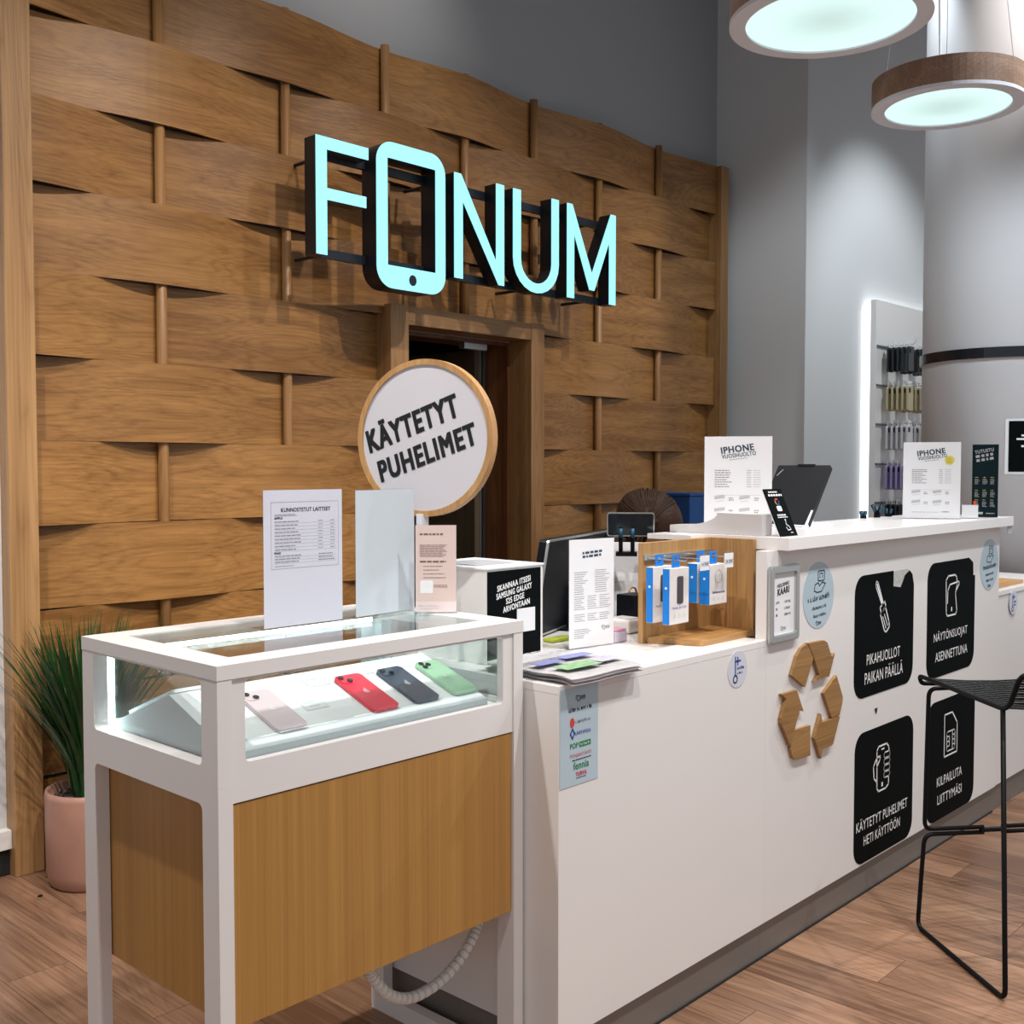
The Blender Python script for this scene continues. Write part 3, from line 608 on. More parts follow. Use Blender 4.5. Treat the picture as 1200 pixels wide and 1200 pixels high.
# ------------------------------------------------------------------ oak cubby with hanging packs
cb = thing('oak_cubby', 'open oak corner cubby on the low counter holding hanging packs', 'shelf', (2.6, 1.7, .915))
bm = nb(); prism(bm, Pl((0, 0, 0), (1, 0, 0), (0, 1, 0)), [(2.508, 1.632), (2.784, 1.632), (2.784, 1.775), (2.448, 1.775)], .9155, .931); finish('base_board', bm, M_cubh, cb); bx('back_panel', M_cub, cb, 2.43, 2.784, 1.776, 1.792, .9155, 1.192, .001); bx('side_panel', M_cub, cb, 2.768, 2.784, 1.634, 1.776, .931, 1.192, .001)
bx('rail', M_silver, cb, 2.435, 2.768, 1.768, 1.776, 1.145, 1.158)
def hook_pack(x, y, z, w_, h_, d_, label, n_hook=True, tagtext=None, kind='bank'):
    t = thing('accessory_pack', label, 'package', (x, y, z - h_), 'blue and white packs in the oak cubby')
    Pp = Pl((x, y, z), (1, 0, 0), (0, 0, 1))
    bx('carton', M_packw, t, x, x + w_, y, y + d_, z - h_, z, .001)
    bm = nb(); plate(bm, Pl((x, y + d_, z), (0, -1, 0), (0, 0, 1)), .0005, d_ - .0005, -h_ + .001, -.001, .0002, .0012); sd = finish('blue_side', bm, M_bluepk, t)
    bm = nb(); prism(bm, Pl((x, y + d_ / 2, z), (0, -1, 0), (0, 0, 1)), ell(0, -h_ * .35, .0035, .0035, 12), .0012, .002); finish('dot', bm, M_wprint, sd)
    bm = nb(); hz = 1.15 - z; ring(bm, Pp, rrect(w_ * .3, w_ * .7, 0, hz + .012, .003, 3), rrect(w_ * .5 - .008, w_ * .5 + .008, hz - .007, hz + .006, .003, 3), -d_ * .6, -d_ * .5); finish('hang_tab', bm, M_bluepk, t)
    if kind == 'bank':
        bm = nb(); prism(bm, Pp, rrect(w_ * .38, w_ * .68, -h_ * .64, -h_ * .15, .005, 3), .0002, .002); finish('product_picture', bm, mat('pack_grey', (.06, .05, .06), .4), t)
        text('TRAVEL BATTERY', Pp, w_ * .12, w_ * .88, -h_ * .73, -h_ * .69, M_blue, t)
    else:
        bm = nb(); stroke(bm, Pp, ell(w_ * .5, -h_ * .3, w_ * .2, h_ * .16, 18), .002, .0006, True); stroke(bm, Pp, [(w_ * .4, -h_ * .45), (w_ * .45, -h_ * .55)], .002, .0006); finish('product_picture', bm, M_lgrey, t)
        bm = nb(); blur_line(bm, Pp, w_ * .15, w_ * .85, -h_ * .72, h_ * .06, .0008); finish('small_print', bm, M_blue, t)
    bm = nb()
    for k in range(3): stroke(bm, Pp, ell(w_ * (.25 + .25 * k), -h_ * .86, w_ * .05, w_ * .05, 10), .0008, .0006, True)
    finish('pictograms', bm, M_lgrey, t)
    return t
hook_pack(2.402, 1.668, 1.130, .090, .150, .022, 'blue and white power bank pack at the front of its hook')
hook_pack(2.400, 1.720, 1.131, .090, .150, .022, 'blue and white power bank pack hanging behind the front one')
hook_pack(2.598, 1.670, 1.127, .088, .112, .034, 'blue and white cable pack with curved cable picture', kind='cable')
hook_pack(2.598, 1.711, 1.129, .088, .112, .034, 'blue sided cable pack hanging behind the one with the cable picture', kind='cable')
for k, (x, yy, tx) in enumerate(((2.446, 1.645, None), (2.521, 1.645, '14,90€'), (2.642, 1.645, '24,90€'))):
    bm = nb(); tube(bm, [(x, 1.768, 1.15), (x, yy, 1.15), (x, yy - .004, 1.158)], .002, 6); hk = finish('hook', bm, M_silver, cb)
    if tx:
        bx('tag_holder', M_acry, hk, x - .024, x + .024, yy - .006, yy - .004, 1.118, 1.168); bx('price_tag', M_paper, hk, x - .022, x + .022, yy - .009, yy - .007, 1.120, 1.160)
        text(tx, Pl((x, yy - .009, 1.12), (1, 0, 0), (0, 0, 1)), -.019, .019, .010, .024, M_navy, hk)

# ================================================================== SHOWCASE
X0, X1, Y0, Y1, H = 1.037, 1.826, 1.668, 2.172, 1.053
sc = thing('glass_showcase', 'white framed glass showcase on legs with a lower oak cabinet', 'showcase', ((X0 + X1) / 2, (Y0 + Y1) / 2, 0))
LB = 1.026                                   # underside of the lid
def side_frame(xa, xb):
    P = Pl((xa, 0, 0), (0, -1, 0), (0, 0, 1)); t = xb - xa   # reader at -x ; a = -y
    bm = nb(); LW = .052
    o = [(-Y1, 0), (-Y0, 0), (-Y0, LB), (-Y1, LB)]
    # built of rails and legs with rounded openings: two ring frames stacked
    def rr(a0, a1, b0, b1, r): return rrect(a0, a1, b0, b1, r, 5)
    n = len(rr(0, 1, 0, 1, .1))
    def sq(a0, a1, b0, b1): return rrect(a0, a1, b0, b1, .0005, 5)
    ring(bm, P, sq(-Y1, -Y0, .835, LB), rr(-Y1 + .048, -Y0 - LW, .869, LB - .003, .010), -t, 0)
    ring(bm, P, sq(-Y1, -Y0, 0, .835), rr(-Y1 + .048, -Y0 - LW, .045, .80, .014), -t, 0)
    return finish('side_frame', bm, M_case, sc)
side_frame(X0, X0 + .030); side_frame(X1 - .030, X1)
FPs = Pl((0, Y0 + .004, 0), (1, 0, 0), (0, 0, 1)); RPs = Pl((0, Y1 - .004, 0), (1, 0, 0), (0, 0, 1))
bm = nb(); ring(bm, FPs, rrect(X0 + .030, X1 - .030, .803, LB, .0005, 5), rrect(1.096, 1.765, .872, LB - .004, .010, 5), -.018, 0); finish('front_rail', bm, M_case, sc)
bm = nb(); ring(bm, RPs, rrect(X0 + .030, X1 - .030, .803, LB, .0005, 5), rrect(1.096, 1.765, .872, LB - .004, .010, 5), 0, .018); finish('rear_rail', bm, M_case, sc)
LP = Pl((0, 0, LB), (1, 0, 0), (0, 1, 0))
bm = nb(); ring(bm, LP, [(X0 - .001, Y0 - .001), (X1 + .001, Y0 - .001), (X1 + .001, Y1 + .001), (X0 - .001, Y1 + .001)], [(1.103, 1.734), (1.760, 1.734), (1.760, 2.106), (1.103, 2.106)], .0008, H - LB); lid = finish('lid_frame', bm, M_case, sc)
bx('lid_glass', M_glass, lid, 1.104, 1.759, 1.735, 2.105, H - .008, H - .002)
bx('front_glass', M_glass, sc, 1.070, 1.793, Y0 + .024, Y0 + .028, .872, LB); bx('rear_glass', M_glass, sc, 1.070, 1.793, Y1 - .028, Y1 - .024, .872, LB)
bx('side_glass', M_glass, sc, X0 + .032, X0 + .036, Y0 + .03, Y1 - .03, .872, LB); bx('side_glass', M_glass, sc, X1 - .036, X1 - .032, Y0 + .03, Y1 - .03, .872, LB)
bx('display_floor', M_whitetop, sc, X0 + .032, X1 - .032, Y0 + .03, Y1 - .03, .80, .862)
bx('oak_cabinet', M_cab, sc, X0 + .032, X1 - .032, Y0 + .006, Y1 - .006, .392, .80, .001)
bx('led_strip', M_led, sc, 1.09, 1.77, Y1 - .042, Y1 - .030, LB - .014, LB - .004)
bx('led_strip', M_led, sc, X0 + .038, X0 + .046, Y1 - .042, Y1 - .032, .875, LB - .016)
# gable stand inside with the phones
gs = thing('phone_stand', 'white sloping display stand inside the glass showcase', 'stand', (1.42, 1.92, .862))
bm = nb(); PG = Pl((1.085, 0, 0), (0, -1, 0), (0, 0, 1))
prism(bm, PG, [(-1.702, .8625), (-1.702, .883), (-1.915, .961), (-2.12, .880), (-2.12, .8625)], -.66, 0); finish('gable', bm, M_paper, gs)
bx('front_lip', M_acry, gs, 1.085, 1.745, 1.699, 1.702, .8625, .905)
TL = math.atan2(.961 - .883, 1.915 - 1.702)
def slope(x, s=0, d=0):
    """point on the front slope: x along, s up the slope from its foot"""
    return Pl((x, 1.702 + s * math.cos(TL), .883 + s * math.sin(TL)), (1, 0, 0), (0, math.cos(TL), math.sin(TL)))
def phone(x, col, label, cams=2):
    P = slope(x, .030); L_, W_ = .146, .0715
    t = thing('smartphone', label, 'phone', tuple(P.p(W_ / 2, 0)), 'phones inside the glass showcase')
    m = mat('phone_' + label.split()[0], col, .25, coat=.3)
    bm = nb(); prism(bm, P, rrect(0, W_, 0, L_, .011, 5), .0015, .009); finish('body', bm, m, t)
    bm = nb(); prism(bm, P, rrect(.004, .034, L_ - .034, L_ - .004, .008, 4), .009, .0102); cmb = finish('camera_bump', bm, m, t)
    for a, b in ((.012, L_ - .012), (.026, L_ - .026))[:cams] if cams == 2 else ((.012, L_ - .012), (.012, L_ - .027), (.027, L_ - .019)):
        bm = nb(); prism(bm, P, ell(a, b, .0065, .0065, 14), .0102, .0122); finish('lens', bm, M_scr, cmb)
    bm = nb(); prism(bm, P, ell(W_ / 2, L_ * .5, .0075, .0075, 14)[2:] + [(W_ / 2 + .004, L_ * .5 + .001)], .009, .0093); prism(bm, P, ell(W_ / 2 + .002, L_ * .5 + .0105, .002, .0035, 8), .009, .0093)
    finish('emblem', bm, mat('emblem_' + label.split()[0], tuple(min(1, c * .5 + .35) for c in col), .2), t)
phone(1.205, (.66, .52, .55), 'pale pink smartphone lying nearest the corner of the showcase')
phone(1.440, (.72, .015, .05), 'red smartphone lying in the middle of the showcase')
phone(1.556, (.045, .06, .095), 'dark blue smartphone between the red and the green phone')
phone(1.671, (.38, .62, .42), 'light green smartphone at the counter end of the showcase', 3)
for k, (x, s_) in enumerate(((1.145, .155), (1.312, .085), (1.375, .165), (1.505, .178), (1.615, .178))):
    P = slope(x, s_); t = thing('price_card', ['price card above the pale pink phone', 'price card lying between the pink and the red phone', 'price card above the red phone', 'price card above the dark blue phone', 'price card above the light green phone'][k], 'price card', tuple(P.p(.025, 0)), 'price cards in the showcase')
    bm = nb(); plate(bm, P, 0, .056, 0, .040, .0004, .0012); finish('card', bm, M_paperw, t)
    bm = nb(); stroke(bm, P, [(.003, .003), (.053, .003), (.053, .037), (.003, .037)], .0007, .0016, True); rows(bm, P, .008, .046, .032, .0022, 2, .005, .3, .0016); rows(bm, P, .014, .04, .013, .003, 1, .01, 0, .0016); finish('print', bm, M_lgrey, t)
# tablet on the rear slope (seen through the side window)
tb = thing('tablet', 'dark edged tablet lying on the rear slope of the stand', 'tablet', (1.2, 2.03, .92))
TR_ = Pl((1.10, 2.105, .888), (1, 0, 0), Vector((0, -.2, .079)))
bm = nb(); prism(bm, TR_, rrect(0, .17, .0, .19, .01, 4), -.009, -.002); finish('body', bm, M_paper, tb); bm = nb(); prism(bm, TR_, rrect(.004, .166, .004, .186, .008, 4), -.0105, -.009); finish('screen', bm, M_scr, tb)
# spiral wrapped cable
pts = [(1.785, 1.76, .378), (1.768, 1.755, .354), (1.743, 1.75, .322), (1.694, 1.75, .280), (1.628, 1.75, .254), (1.553, 1.75, .252), (1.493, 1.75, .282), (1.450, 1.75, .334), (1.440, 1.75, .36), (1.437, 1.752, .378)]
def dense(pts, n):
    pts = [Vector(p) for p in pts]; out = []
    for i in range(len(pts) - 1):
        p0, p1, p2, p3 = pts[max(i - 1, 0)], pts[i], pts[i + 1], pts[min(i + 2, len(pts) - 1)]
        for k in range(n):
            t = k / n; out.append(.5 * ((2 * p1) + (p2 - p0) * t + (2 * p0 - 5 * p1 + 4 * p2 - p3) * t * t + (3 * p1 - p0 - 3 * p2 + p3) * t ** 3))
    out.append(pts[-1]); return out
dpts = dense(pts, 24); bm = nb(); tube(bm, dpts, .0125, 12, rfun=lambda t: .62 if int(t * (len(dpts) - 1) + .5) % 6 == 0 else 1.0)
cbl = finish('spiral_cable', bm, mat('cable_white', (.66, .64, .61), .45), None, False); tag(recenter(cbl, (1.6, 1.75, .252)), 'white spiral wrapped cable sagging under the oak cabinet', 'cable')

# ------------------------------------------------------------------ signs on the showcase lid
def acrylic(name, label, P, w_, h_, sheet=None, m=None, foot=.05, cat='sign'):
    base = P.p(w_ / 2, 0)
    t = thing(name, label, cat, tuple(base))
    bm = nb(); plate(bm, P, 0, w_, 0, h_, -.002, 0); finish('acrylic_holder', bm, M_acry, t)
    if foot: bm = nb(); prism(bm, Pl(P.p(0, 0), P.u, -P.n), [(0, 0), (w_, 0), (w_, foot), (0, foot)], 0, .002); finish('foot', bm, M_acry, t)
    s = None
    if m: bm = nb(); plate(bm, P, .002, w_ - .002, .003, h_ - .003, .0003, .0010); s = finish('sheet', bm, m, t)
    return t, s
Pk = Pl((1.335, 1.965, H), (1, 0, 0), (0, 0, 1))
t, s = acrylic('sign_holder', 'tall acrylic sign listing refurbished devices on the showcase', Pk, .213, .300, True, mat('sign_sheet', (.62, .63, .72), .5))
text('KUNNOSTETUT LAITTEET', Pk, .047, .178, .250, .2585, M_black, s, d=.0016, bold=.02)
bm = nb(); stroke(bm, Pk, [(.021, .128), (.200, .128), (.200, .271), (.021, .271)], .0007, .0014, True)
for k in range(9): stroke(bm, Pk, [(.03, .2255 - k * .0075), (.195, .2255 - k * .0075)], .0004, .0014)
for k in range(3): stroke(bm, Pk, [(.03, .152 - k * .0065), (.195, .152 - k * .0065)], .0004, .0014)
for k in range(9): rows(bm, Pk, .03, .10, .2300 - k * .0075, .0022, 1, .01, .25, .0014); rows(bm, Pk, .145, .158, .2300 - k * .0075, .0022, 1, .01, .2, .0014); rows(bm, Pk, .178, .190, .2300 - k * .0075, .0022, 1, .01, .1, .0014)
for k in range(3): rows(bm, Pk, .03, .11, .1563 - k * .0065, .0022, 1, .01, .25, .0014); rows(bm, Pk, .145, .19, .1563 - k * .0065, .0022, 1, .01, .2, .0014)
rows(bm, Pk, .03, .095, .245, .0014, 2, .0028, .2, .0014); rows(bm, Pk, .03, .08, .134, .0014, 1, .0028, .2, .0014); finish('small_print', bm, M_grey, s)
text('APPLE', Pk, .029, .050, .2345, .239, M_black, s, d=.0016, bold=.03); text('IPAD', Pk, .029, .045, .1595, .164, M_black, s, d=.0016, bold=.03)
Pb = facing(1.583, 1.965, H, 274); acrylic('sign_holder', 'empty frosted acrylic sign holder beside the refurbished devices sign', Pb, .195, .296, True, mat('frosted_blank', (.55, .61, .66), .35), foot=.025)
vd = 226
Pp = facing(1.736, 1.932, H, vd)
t, s = acrylic('leaflet_stand', 'pale pink leaflet in a small stand under the round sign', Pp, .100, .212, True, mat('pink_paper', (.66, .52, .48), .6), foot=.02, cat='leaflet')
bm = nb(); rows(bm, Pp, .012, .07, .190, .004, 1, .01, .1, .0014); rows(bm, Pp, .012, .08, .125, .004, 1, .01, .1, .0014); finish('heading', bm, mat('pink_dark', (.20, .10, .10), .6), s)
bm = nb(); rows(bm, Pp, .012, .078, .163, .0018, 8, .0038, .2, .0014); rows(bm, Pp, .02, .075, .113, .0018, 4, .009, .3, .0014); rows(bm, Pp, .045, .085, .068, .0018, 2, .004, .3, .0014); finish('small_print', bm, mat('pink_mid', (.34, .22, .21), .6), s)
bm = nb(); prism(bm, Pp, rrect(.013, .043, .048, .078, .003, 3), .0010, .0014); finish('blank_code_patch', bm, M_paperw, s)
bm = nb(); plate(bm, Pp, .002, .098, .003, .028, .0010, .0013); rows(bm, Pp, .01, .07, .020, .002, 2, .006, .2, .0018); finish('pale_footer', bm, mat('pink_pale', (.72, .62, .62), .6), s)
# round sign
rd = thing('round_sign', 'round white sign in a wooden rim reading used phones, above the pink leaflet', 'sign', (1.79, 2.0, H))
Pd = facing(1.815, 1.985, 1.470, 196); R_ = .192
def oring(bm, P, r0, r1, d0, d1, n=64): ring(bm, P, ell(0, 0, r1, r1, n), ell(0, 0, r0, r0, n), d0, d1)
bm = nb(); oring(bm, Pd, R_ - .014, R_, -.022, .004); bmesh.ops.bevel(bm, geom=[e for e in bm.edges if len(e.link_faces) == 2 and e.calc_face_angle(0) > 1], offset=.003, segments=2, affect='EDGES'); finish('wooden_rim', bm, M_rim, rd, False)
bm = nb(); prism(bm, Pd, ell(0, 0, R_ - .0135, R_ - .0135, 64), -.018, 0); face = finish('face', bm, mat('sign_white', (.62, .61, .66), .5), rd)
Pt = Pd.rot(0, 0, 19)
text('KÄYTETYT', Pt, -.158, .115, .018, .083, M_black, face, d=.001, bold=.05, shear=.1); text('PUHELIMET', Pt, -.150, .140, -.062, -.012, M_black, face, d=.001, bold=.05, shear=.1)
bm = nb(); tube(bm, [(1.808, 2.012, H + .003), (1.815, 1.997, 1.265)], .006, 10); finish('stem', bm, M_acry, rd); bx('clip', M_lampw, rd, 1.803, 1.827, 1.982, 2.0, 1.255, 1.285)
bm = nb(); lathe(bm, 1.808, 2.012, [(.017, H + .0005), (.017, H + .004)], 24); finish('foot', bm, M_acry, rd)

# ------------------------------------------------------------------ ballot box and things on the low counter
bbx = thing('ballot_box', 'white box with a black raffle poster beside the newspaper', 'box', (2.01, 1.97, .915))
bx('carton', M_case, bbx, 1.907, 2.116, 1.864, 2.11, .9155, 1.148); bx('lid', M_paperw, bbx, 1.904, 2.119, 1.861, 2.113, 1.148, 1.153, .001)
BP = Pl((1.907, 1.864, .915), (1, 0, 0), (0, 0, 1))
bm = nb(); plate(bm, BP, .004, .200, .004, .228, .0002, .0012); bpo = finish('poster', bm, M_decal, bbx)
PR = BP.rot(.035, .140, 9)
for k, tx in enumerate(('SKANNAA ITSESI', 'SAMSUNG GALAXY', 'S25 EDGE', 'ARVONTAAN')):
    c = (.072, .070, .07, .072)[k]; hw = (.062, .066, .034, .050)[k]; text(tx, PR, c - hw, c + hw, .036 - k * .019, .050 - k * .019, M_wprint, bpo, d=.0018, bold=.035, shear=.15)
bm = nb(); plate(bm, BP, .110, .178, .068, .128, .0012, .0018); finish('blank_code_patch', bm, M_paperw, bpo)
bm = nb(); plate(bm, Pl((1.93, 1.92, 1.1535), (1, 0, 0), (0, 1, 0)), 0, .13, 0, .12, 0, .002); tag(recenter(finish('paper_slips', bm, M_lgrey), (1.99, 1.98, 1.1535)), 'pale paper slips lying on top of the ballot box', 'paper')
# acrylic menu card
Pm = facing(2.212, 1.858, .915, 262)
t, s = acrylic('menu_card', 'tall white service list card in front of the monitor', Pm, .168, .295, True, M_paper, foot=.04, cat='sign')
bm = nb(); Rr = Pm.rot(.05, .238, 3)
rows(bm, Rr, 0, .075, .02, .006, 2, .010, .1, .0016); finish('heading', bm, M_navy, s)
bm = nb(); rows(bm, Pm, .02, .075, .205, .0016, 11, .0058, .5, .0014); rows(bm, Pm, .095, .152, .208, .0016, 11, .0058, .4, .0014)
for c in (.02, .068, .112): rows(bm, Pm, c, c + .042, .140, .0016, 7, .0056, .45, .0014); rows(bm, Pm, c, c + .040, .092, .0016, 4, .0056, .5, .0014)
rows(bm, Pm, .02, .08, .052, .0016, 5, .0055, .5, .0014); finish('small_print', bm, M_grey, s); mini_logo(Pm, .125, .045, .012, M_grey, s, .0016)
# newspaper
nw = thing('newspaper', 'folded newspaper overhanging the corner of the low counter', 'newspaper', (1.98, 1.68, .915))
npm = mat('newsprint', (.60, .58, .60), .7, var=.18, vscale=25)
def sheet(z, dx, mm, name, parent):
    bm = nb(); n = 10; V = []
    for i in range(n + 1):
        y = 1.820 - (1.820 - 1.538) * i / n; dz = -.007 * max(0, (1.60 - y) / .08) ** 2 + .0008 * math.sin(i * 1.7 + dx * 40)
        V.append([bm.verts.new((x + .10 * (1.82 - y) * -.2 + dx, y, z + dz + .0012 * math.sin(x * 30 + i))) for x in [1.852 + .262 * k / 8 for k in range(9)]])
    for A, B in zip(V, V[1:]):
        for k in range(8): bm.faces.new((A[k], A[k + 1], B[k + 1], B[k]))
    g = bm.faces[:]; r = bmesh.ops.solidify(bm, geom=g, thickness=.002); return finish(name, bm, mm, parent)
sheet(.922, 0, npm, 'inner_pages', nw); sheet(.929, .004, npm, 'inner_pages', nw); top_ = sheet(.936, -.003, mat('front_page', (.72, .70, .71), .6), 'front_page', nw)
NP = Pl((1.85, 1.82, .9445), (1, 0, 0), (0, -1, 0)); NP.n = Vector((0, 0, 1))
def printed(a0, a1, b0, b1, m, nm='printed_picture'):
    bm = nb(); plate(bm, NP, a0, a1, b0, b1, 0, .0006); finish(nm, bm, m, top_)
printed(.02, .11, .13, .165, mat('news_blue', (.16, .17, .38), .6)); printed(.13, .235, .115, .15, mat('news_blue2', (.20, .22, .42), .6))
bm = nb(); rows(bm, Pl((1.85, 1.82, .9447), (1, 0, 0), (0, 1, 0)), .02, .24, -.03, .006, 8, .011, .2, .0005); finish('headline_print', bm, M_lgrey, top_)
printed(.025, .15, .195, .245, mat('news_green', (.20, .36, .18), .6, var=.7, vscale=60)); printed(.16, .24, .185, .235, mat('news_grey', (.42, .40, .46), .6, var=.5, vscale=50))
# wide monitor seen from behind
mo = thing('monitor', 'wide black monitor turned away behind the white service list', 'monitor', (2.62, 2.12, .915))
md = Vector((.94, .34, 0)).normalized(); mn = Vector((.34, -.94, 0)).normalized()
PM = Pl(Vector((2.27, 2.03, .925)), md, Vector((0, 0, 1)) + mn * .16)
bm = nb(); prism(bm, PM, rrect(0, .60, 0, .272, .008, 4), -.028, 0); finish('back_shell', bm, M_blk, mo)
bm = nb(); ring(bm, PM, rrect(-.003, .603, -.003, .275, .008, 4), rrect(.002, .598, .002, .270, .006, 4), -.005, .002); finish('silver_rim', bm, M_silver, mo)
bm = nb(); prism(bm, PM, rrect(.25, .35, .0, .12, .006, 4), .0, .03); finish('neck', bm, M_blk, mo); bm = nb(); plate(bm, Pl(PM.p(.3, 0), md, (0, 0, 1)), -.10, .10, -.0095, -.003, -.10, .06); finish('base', bm, M_blk, mo)
# white board with phone clamp, phone, small things behind
wbd = thing('white_screen', 'plain white upright panel between monitor and oak cubby', 'panel', (2.80, 2.10, .915)); PWb = facing(2.742, 2.13, .916, 217)
bm = nb(); prism(bm, PWb, rrect(-.01, .17, 0, .245, .004, 3), -.02, 0); finish('panel', bm, M_paper, wbd); bm = nb(); plate(bm, PWb, .0, .16, -.0005, .006, -.05, .03); finish('foot', bm, M_paper, wbd)
def clamp(x, y, z, deg, hh, label, spread=.012):
    t = thing('phone_clamp', label, 'clamp', (x, y, z), 'blue and black phone clamps'); P = facing(x, y, z, deg)
    for sgn in (-1, 1):
        bm = nb(); tube(bm, [tuple(P.p(sgn * .004, 0)), tuple(P.p(sgn * .006, hh * .5, .004)), tuple(P.p(sgn * (.006 + spread), hh, .008))], .0065, 8, rfun=lambda t: 1.0 if t < .6 else 1.25)
        f = finish('finger', bm, M_blk, t, True)
        bm = nb(); tube(bm, [tuple(P.p(sgn * (.005 + spread * .3), hh * .45, .010)), tuple(P.p(sgn * (.006 + spread), hh * .95, .014))], .005, 8); finish('blue_pad', bm, M_claw, f, True)
    bm = nb(); plate(bm, P, -.012, .012, -.004, .012, -.01, .012); finish('clip', bm, M_blk, t)
    return t
ph = thing('smartphone', 'dark phone held sideways in the blue clamp above the white panel', 'phone', (2.70, 2.0, 1.19)); PPh = facing(2.70, 2.02, 1.1875, 217, -8)
bm = nb(); prism(bm, PPh, rrect(-.072, .072, 0, .073, .008, 4), -.008, 0); finish('body', bm, M_silver, ph); bm = nb(); prism(bm, PPh, rrect(-.069, .069, .003, .070, .006, 4), 0, .0008); finish('screen', bm, M_scr, ph)
cp = PPh.p(-.012, -.024, .004)
cl = thing('phone_clamp', 'blue clamp gripping a dark phone above the white panel', 'clamp', tuple(cp), 'blue and black phone clamps')
for q in (-.018, .018):
    bm = nb(); tube(bm, [tuple(PPh.p(-.012 + q, -.055, -.004)), tuple(PPh.p(-.012 + q, -.03, .006)), tuple(PPh.p(-.012 + q, -.004, .008)), tuple(PPh.p(-.012 + q, .016, .008))], .0065, 8); f = finish('finger', bm, M_blk, cl, True)
    bm = nb(); tube(bm, [tuple(PPh.p(-.012 + q, -.002, .014)), tuple(PPh.p(-.012 + q, .026, .010))], .006, 8); finish('blue_pad', bm, M_claw, f, True)
bm = nb(); plate(bm, PPh, -.045, .02, -.062, -.05, -.012, .004); finish('clip', bm, M_blk, cl)
sb = thing('card_box', 'small black box with a copper loop behind the oak cubby', 'box', (2.66, 1.99, .915)); bx('box', M_blk, sb, 2.63, 2.71, 1.955, 2.02, .9155, 1.016, .002)
bm = nb(); tube(bm, [(2.665 + .018 * math.cos(a), 1.985, 1.02 + .016 * math.sin(a)) for a in [PI * k / 10 for k in range(11)]], .003, 6); finish('loop', bm, mat('copper', (.55, .25, .10), .3, metal=.8), sb)
te = thing('card_terminal', 'white rounded card terminal under the white panel', 'terminal', (2.585, 1.96, .915)); bx('body', M_whitetop, te, 2.54, 2.63, 1.905, 2.0, .9155, .955, .008); bx('keypad', M_lgrey, te, 2.56, 2.61, 1.915, 1.955, .955, .957)
bm = nb(); tube(bm, dense([(2.56, 1.995, .93), (2.53, 1.99, .95), (2.51, 1.95, .925), (2.50, 1.90, .92)], 6), .003, 6); finish('cord', bm, M_blk, te, True)
lb = thing('candy_box', 'small clear lilac box with a pink lid by the cubby', 'box', (2.42, 1.84, .915)); bx('tub', mat('lilac_plastic', (.55, .50, .62), .3), lb, 2.385, 2.44, 1.835, 1.90, .9155, .945, .003); bx('lid', mat('pink_lid', (.62, .30, .42), .4), lb, 2.387, 2.438, 1.837, 1.898, .945, .952, .002)
gd = thing('green_reflection', 'yellow green block standing in for mirrored glints under the monitor', 'reflection', (2.31, 1.99, .915)); bx('fold', mat('green_reflection', (.35, .42, .04), .8, bump=.6, bscale=60), gd, 2.27, 2.36, 1.96, 2.0, .9155, .926, .004)  # green and yellow glints mirrored in the dark gloss, built as a coloured block

# ------------------------------------------------------------------ things on the tall counter top
T = 1.20
ri = thing('counter_riser', 'white curved riser at the near end of the tall counter', 'riser', (2.83, 1.78, T))
PRi = Pl((2.80, 0, T), (0, -1, 0), (0, 0, 1))
prof = [(-1.625, 0.0005), (-1.625, .062), (-1.775, .064)] + [(-1.775 - .13 * (1 - math.cos(t)), .064 - .040 * math.sin(t)) for t in [PI / 2 * k / 8 for k in range(1, 9)]] + [(-1.945, .022), (-1.945, .0005)]
bm = nb(); prism(bm, PRi, prof, -.055, 0); finish('riser_body', bm, mat('riser_white', (.60, .58, .58), .4), ri)
def a4(name, label, x, y, deg, extra=False):
    P = facing(x, y, T, deg); t, s = acrylic(name, label, P, .21, .297, True, M_paper, foot=.06)
    Q = P.rot(.055, .232, 7)
    text('IPHONE', Q, 0, .100, .008, .028, M_navy, s, d=.0016, bold=.035, shear=-.05); text('VUOSIHUOLTO', Q, 0, .104, -.008, .005, M_navy, s, d=.0016, bold=.018, shear=-.05)
    bm = nb(); rows(bm, Q, .022, .075, -.013, .0018, 1, .01, 0, .0014)
    rows(bm, P, .034, .09, .190, .0028, 8, .0072, .35, .0014); rows(bm, P, .132, .145, .190, .0028, 8, .0072, .05, .0014); finish('price_rows', bm, M_grey, s)
    bm = nb(); rows(bm, P, .152, .175, .190, .0022, 8, .0072, .1, .0014)
    for a in (.034, .110):
        for b in (.098, .06):
            Z = P.rot(a, b, 8); plate_q(bm, Z, 0, .032, 0, .010, .0014); rows(bm, Z, .003, .03, -.006, .0018, 1, .01, .1, .0014)
    rows(bm, P, .034, .175, .112, .0008, 1, .01, .0, .0014, False); rows(bm, P, .034, .13, .027, .0018, 1, .01, 0, .0014); finish('pictures', bm, M_lgrey, s)
    bm = nb()
    for a in (.078, .155):
        for b in (.098, .06): rows(bm, P, a, a + .015, b + .006, .003, 2, .006, .3, .0014)
    rows(bm, P, .145, .17, .03, .004, 1, .01, 0, .0014); finish('prices', bm, M_black, s)
    if extra: bm = nb(); prism(bm, P, ell(.168, .225, .017, .017, 24), .0012, .0017); yd = finish('yellow_dot', bm, M_yel, s); bm = nb(); rows(bm, P, .158, .178, .232, .0018, 4, .005, .2, .0021); finish('dot_print', bm, M_grey, s)
a4('sign_holder', 'annual phone service price sign behind the curved white riser', 2.925, 1.905, 209); a4('sign_holder', 'annual phone service price sign with a yellow dot near the pillar', 4.135, 1.79, 203, True)
